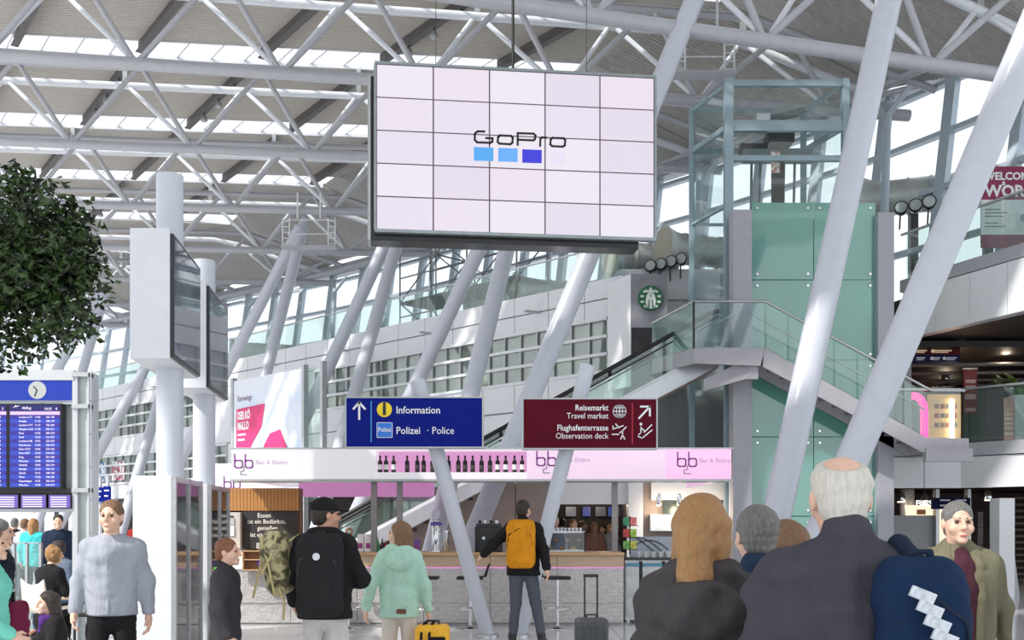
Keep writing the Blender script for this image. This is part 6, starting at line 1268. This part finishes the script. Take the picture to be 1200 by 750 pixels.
# suitcases
def suitcase(px, D, w_, d_, h_, hh, m, label, shell_rib=True, handle=True):
    p = Vector((X(px, D), D, 0)); rt = root('suitcase', p, label, 'suitcase', 'suitcases')
    f = Field((-w_/2-.05, -d_/2-.05, 0), (w_/2+.05, d_/2+.05, h_+.06), .01); f.rbox((0, 0, h_/2+.03), (w_/2, d_/2, h_/2-.03), .05)
    if shell_rib:
        for i in range(5): f.cone((-w_/2+w_*(i+.5)/5, -d_/2, .12), (-w_/2+w_*(i+.5)/5, -d_/2, h_-.08), .012, .012, .012)
    organic('shell', [f.mesh()], m, rt, 0, p)
    for sx in (-1, 1):
        for sy in (-1, 1): MB().tube(p+Vector((sx*(w_/2-.05)-.012, sy*(d_/2-.04), .03)), p+Vector((sx*(w_/2-.05)+.012, sy*(d_/2-.04), .03)), .03, n=14).build('wheel', black_rubber, rt)
        if handle: MB().tube(p+Vector((sx*.07, d_/2-.05, h_-.02)), p+Vector((sx*.07, d_/2-.05, hh)), .011, n=8).build('handle_rod', dark_metal, rt)
    if handle: MB().box(p.x-.085, p.x+.085, p.y+d_/2-.07, p.y+d_/2-.03, hh-.01, hh+.025).build('handle_grip', black_rubber, rt, bevel=.008)
    MB().path([p+Vector((-.06, 0, h_-.005)), p+Vector((-.05, 0, h_+.03)), p+Vector((.05, 0, h_+.03)), p+Vector((.06, 0, h_-.005))], .012, 6).build('carry_handle', black_rubber, rt)
    return rt
suitcase(693, 11.3, .37, .23, .55, 1.0, mat('case_graphite', (66, 68, 72), .3), 'graphite hard-shell suitcase with extended handle standing before the bar')
suitcase(94, 8.05, .36, .22, .5, .86, mat('case_black', (40, 40, 42), .4), 'black trolley suitcase held by the man in the grey shirt')
rt = suitcase(507, 9.05, .3, .24, .7, .7, mat('case_yellow', (236, 176, 36), .5, var=.1), 'yellow case with black straps beside the mint hoodie woman', False, False); p = Vector((X(507, 9.05), 9.05, 0))
for sx in (-.09, -.02): MB().path([p+Vector((sx, -.13, .45)), p+Vector((sx, -.125, .62)), p+Vector((sx+.02, -.06, .71)), p+Vector((sx+.03, .02, .715))], .012, 6).build('strap', black_c, rt)
MB().box(p.x-.02, p.x+.12, p.y-.135, p.y-.11, .5, .6).build('pocket_flap', black_c, rt, bevel=.01)
p = rel(468, 9.2, PI+.1, (-.02, .135, .885), .914); MB().obox(p, Vector((.042, .004, 0)), Vector((0, .008, 0)), Vector((0, 0, .02))).build('leather_patch', mat('leather_patch', (110, 66, 44), .6), bpy.data.objects[[o.name for o in bpy.data.objects if o.get('label', '').startswith('woman in a mint')][0]])
# ------------------------------------------------------------------ maintenance cradles hanging in the roof
def cradle(c, w_, label):
    rt = root('maintenance_cradle', c, label, 'cradle', 'roof maintenance cradles'); c = Vector(c); lm_ = mat('cradle_white', (232, 234, 238), .4)
    for sx in (-1, 1):
        for q in (-.12, .12): MB().tube(c+Vector((sx*w_+q, 0, 0)), c+Vector((sx*w_+q, 0, 1.0)), .025, n=8).build('upright', lm_, rt)
        for i in range(5): MB().tube(c+Vector((sx*w_-.12, 0, .1+i*.2)), c+Vector((sx*w_+.12, 0, .1+i*.2)), .018, n=6).build('rung', lm_, rt)
    MB().box(c.x-w_-.15, c.x+w_+.15, c.y-.2, c.y+.25, c.z-.06, c.z).build('platform', panel_grey, rt)
    for z in (.5, 1.0): MB().tube(c+Vector((-w_, .2, z)), c+Vector((w_, .2, z)), .02, n=6).build('guard_rail', lm_, rt)
    for sx in (-.5, .5): MB().bar(c+Vector((sx*w_, 0, 1.0)), c+Vector((sx*w_, 0, 1.9)), .05, .05).build('hanger', lm_, rt)
cradle(at(826, 86, 25.0), .6, 'white ladder cradle hanging in the roof right of the video wall')
cradle(at(362, 289, 36.0), .8, 'white ladder cradle hanging in the roof left of the video wall')
for k, u, wh in ((2, 1.75, 'above the dark tree'), (2, 5.25, 'above the white display boxes'), (4, 5.25, 'between the tree and the near round pillar'), (1, 8.75, 'above the left part of the video wall')):
    for i in range(3):
        p = R(u, k, DECKZ-.62, 1.2+i*1.1); rt = root('roof_spotlight', p, '%s of three small spotlights on the rafter %s' % (('nearest', 'middle', 'farthest')[i], wh), 'lamp', 'roof spotlights')
        MB().lathe(p, [(.11, 0), (.12, .03), (.08, .16), (.04, .2)], 12).build('housing', alu, rt); MB().lathe(p-Vector((0, 0, .01)), [(.095, 0), (.095, .01)], 12).build('lens', mat('floodlight_lens', (170, 178, 178), .2), rt)
        MB().tube(p+Vector((0, 0, .18)), p+Vector((0, 0, .32)), .02, n=6).build('stem', dark_metal, rt)
flush_text()
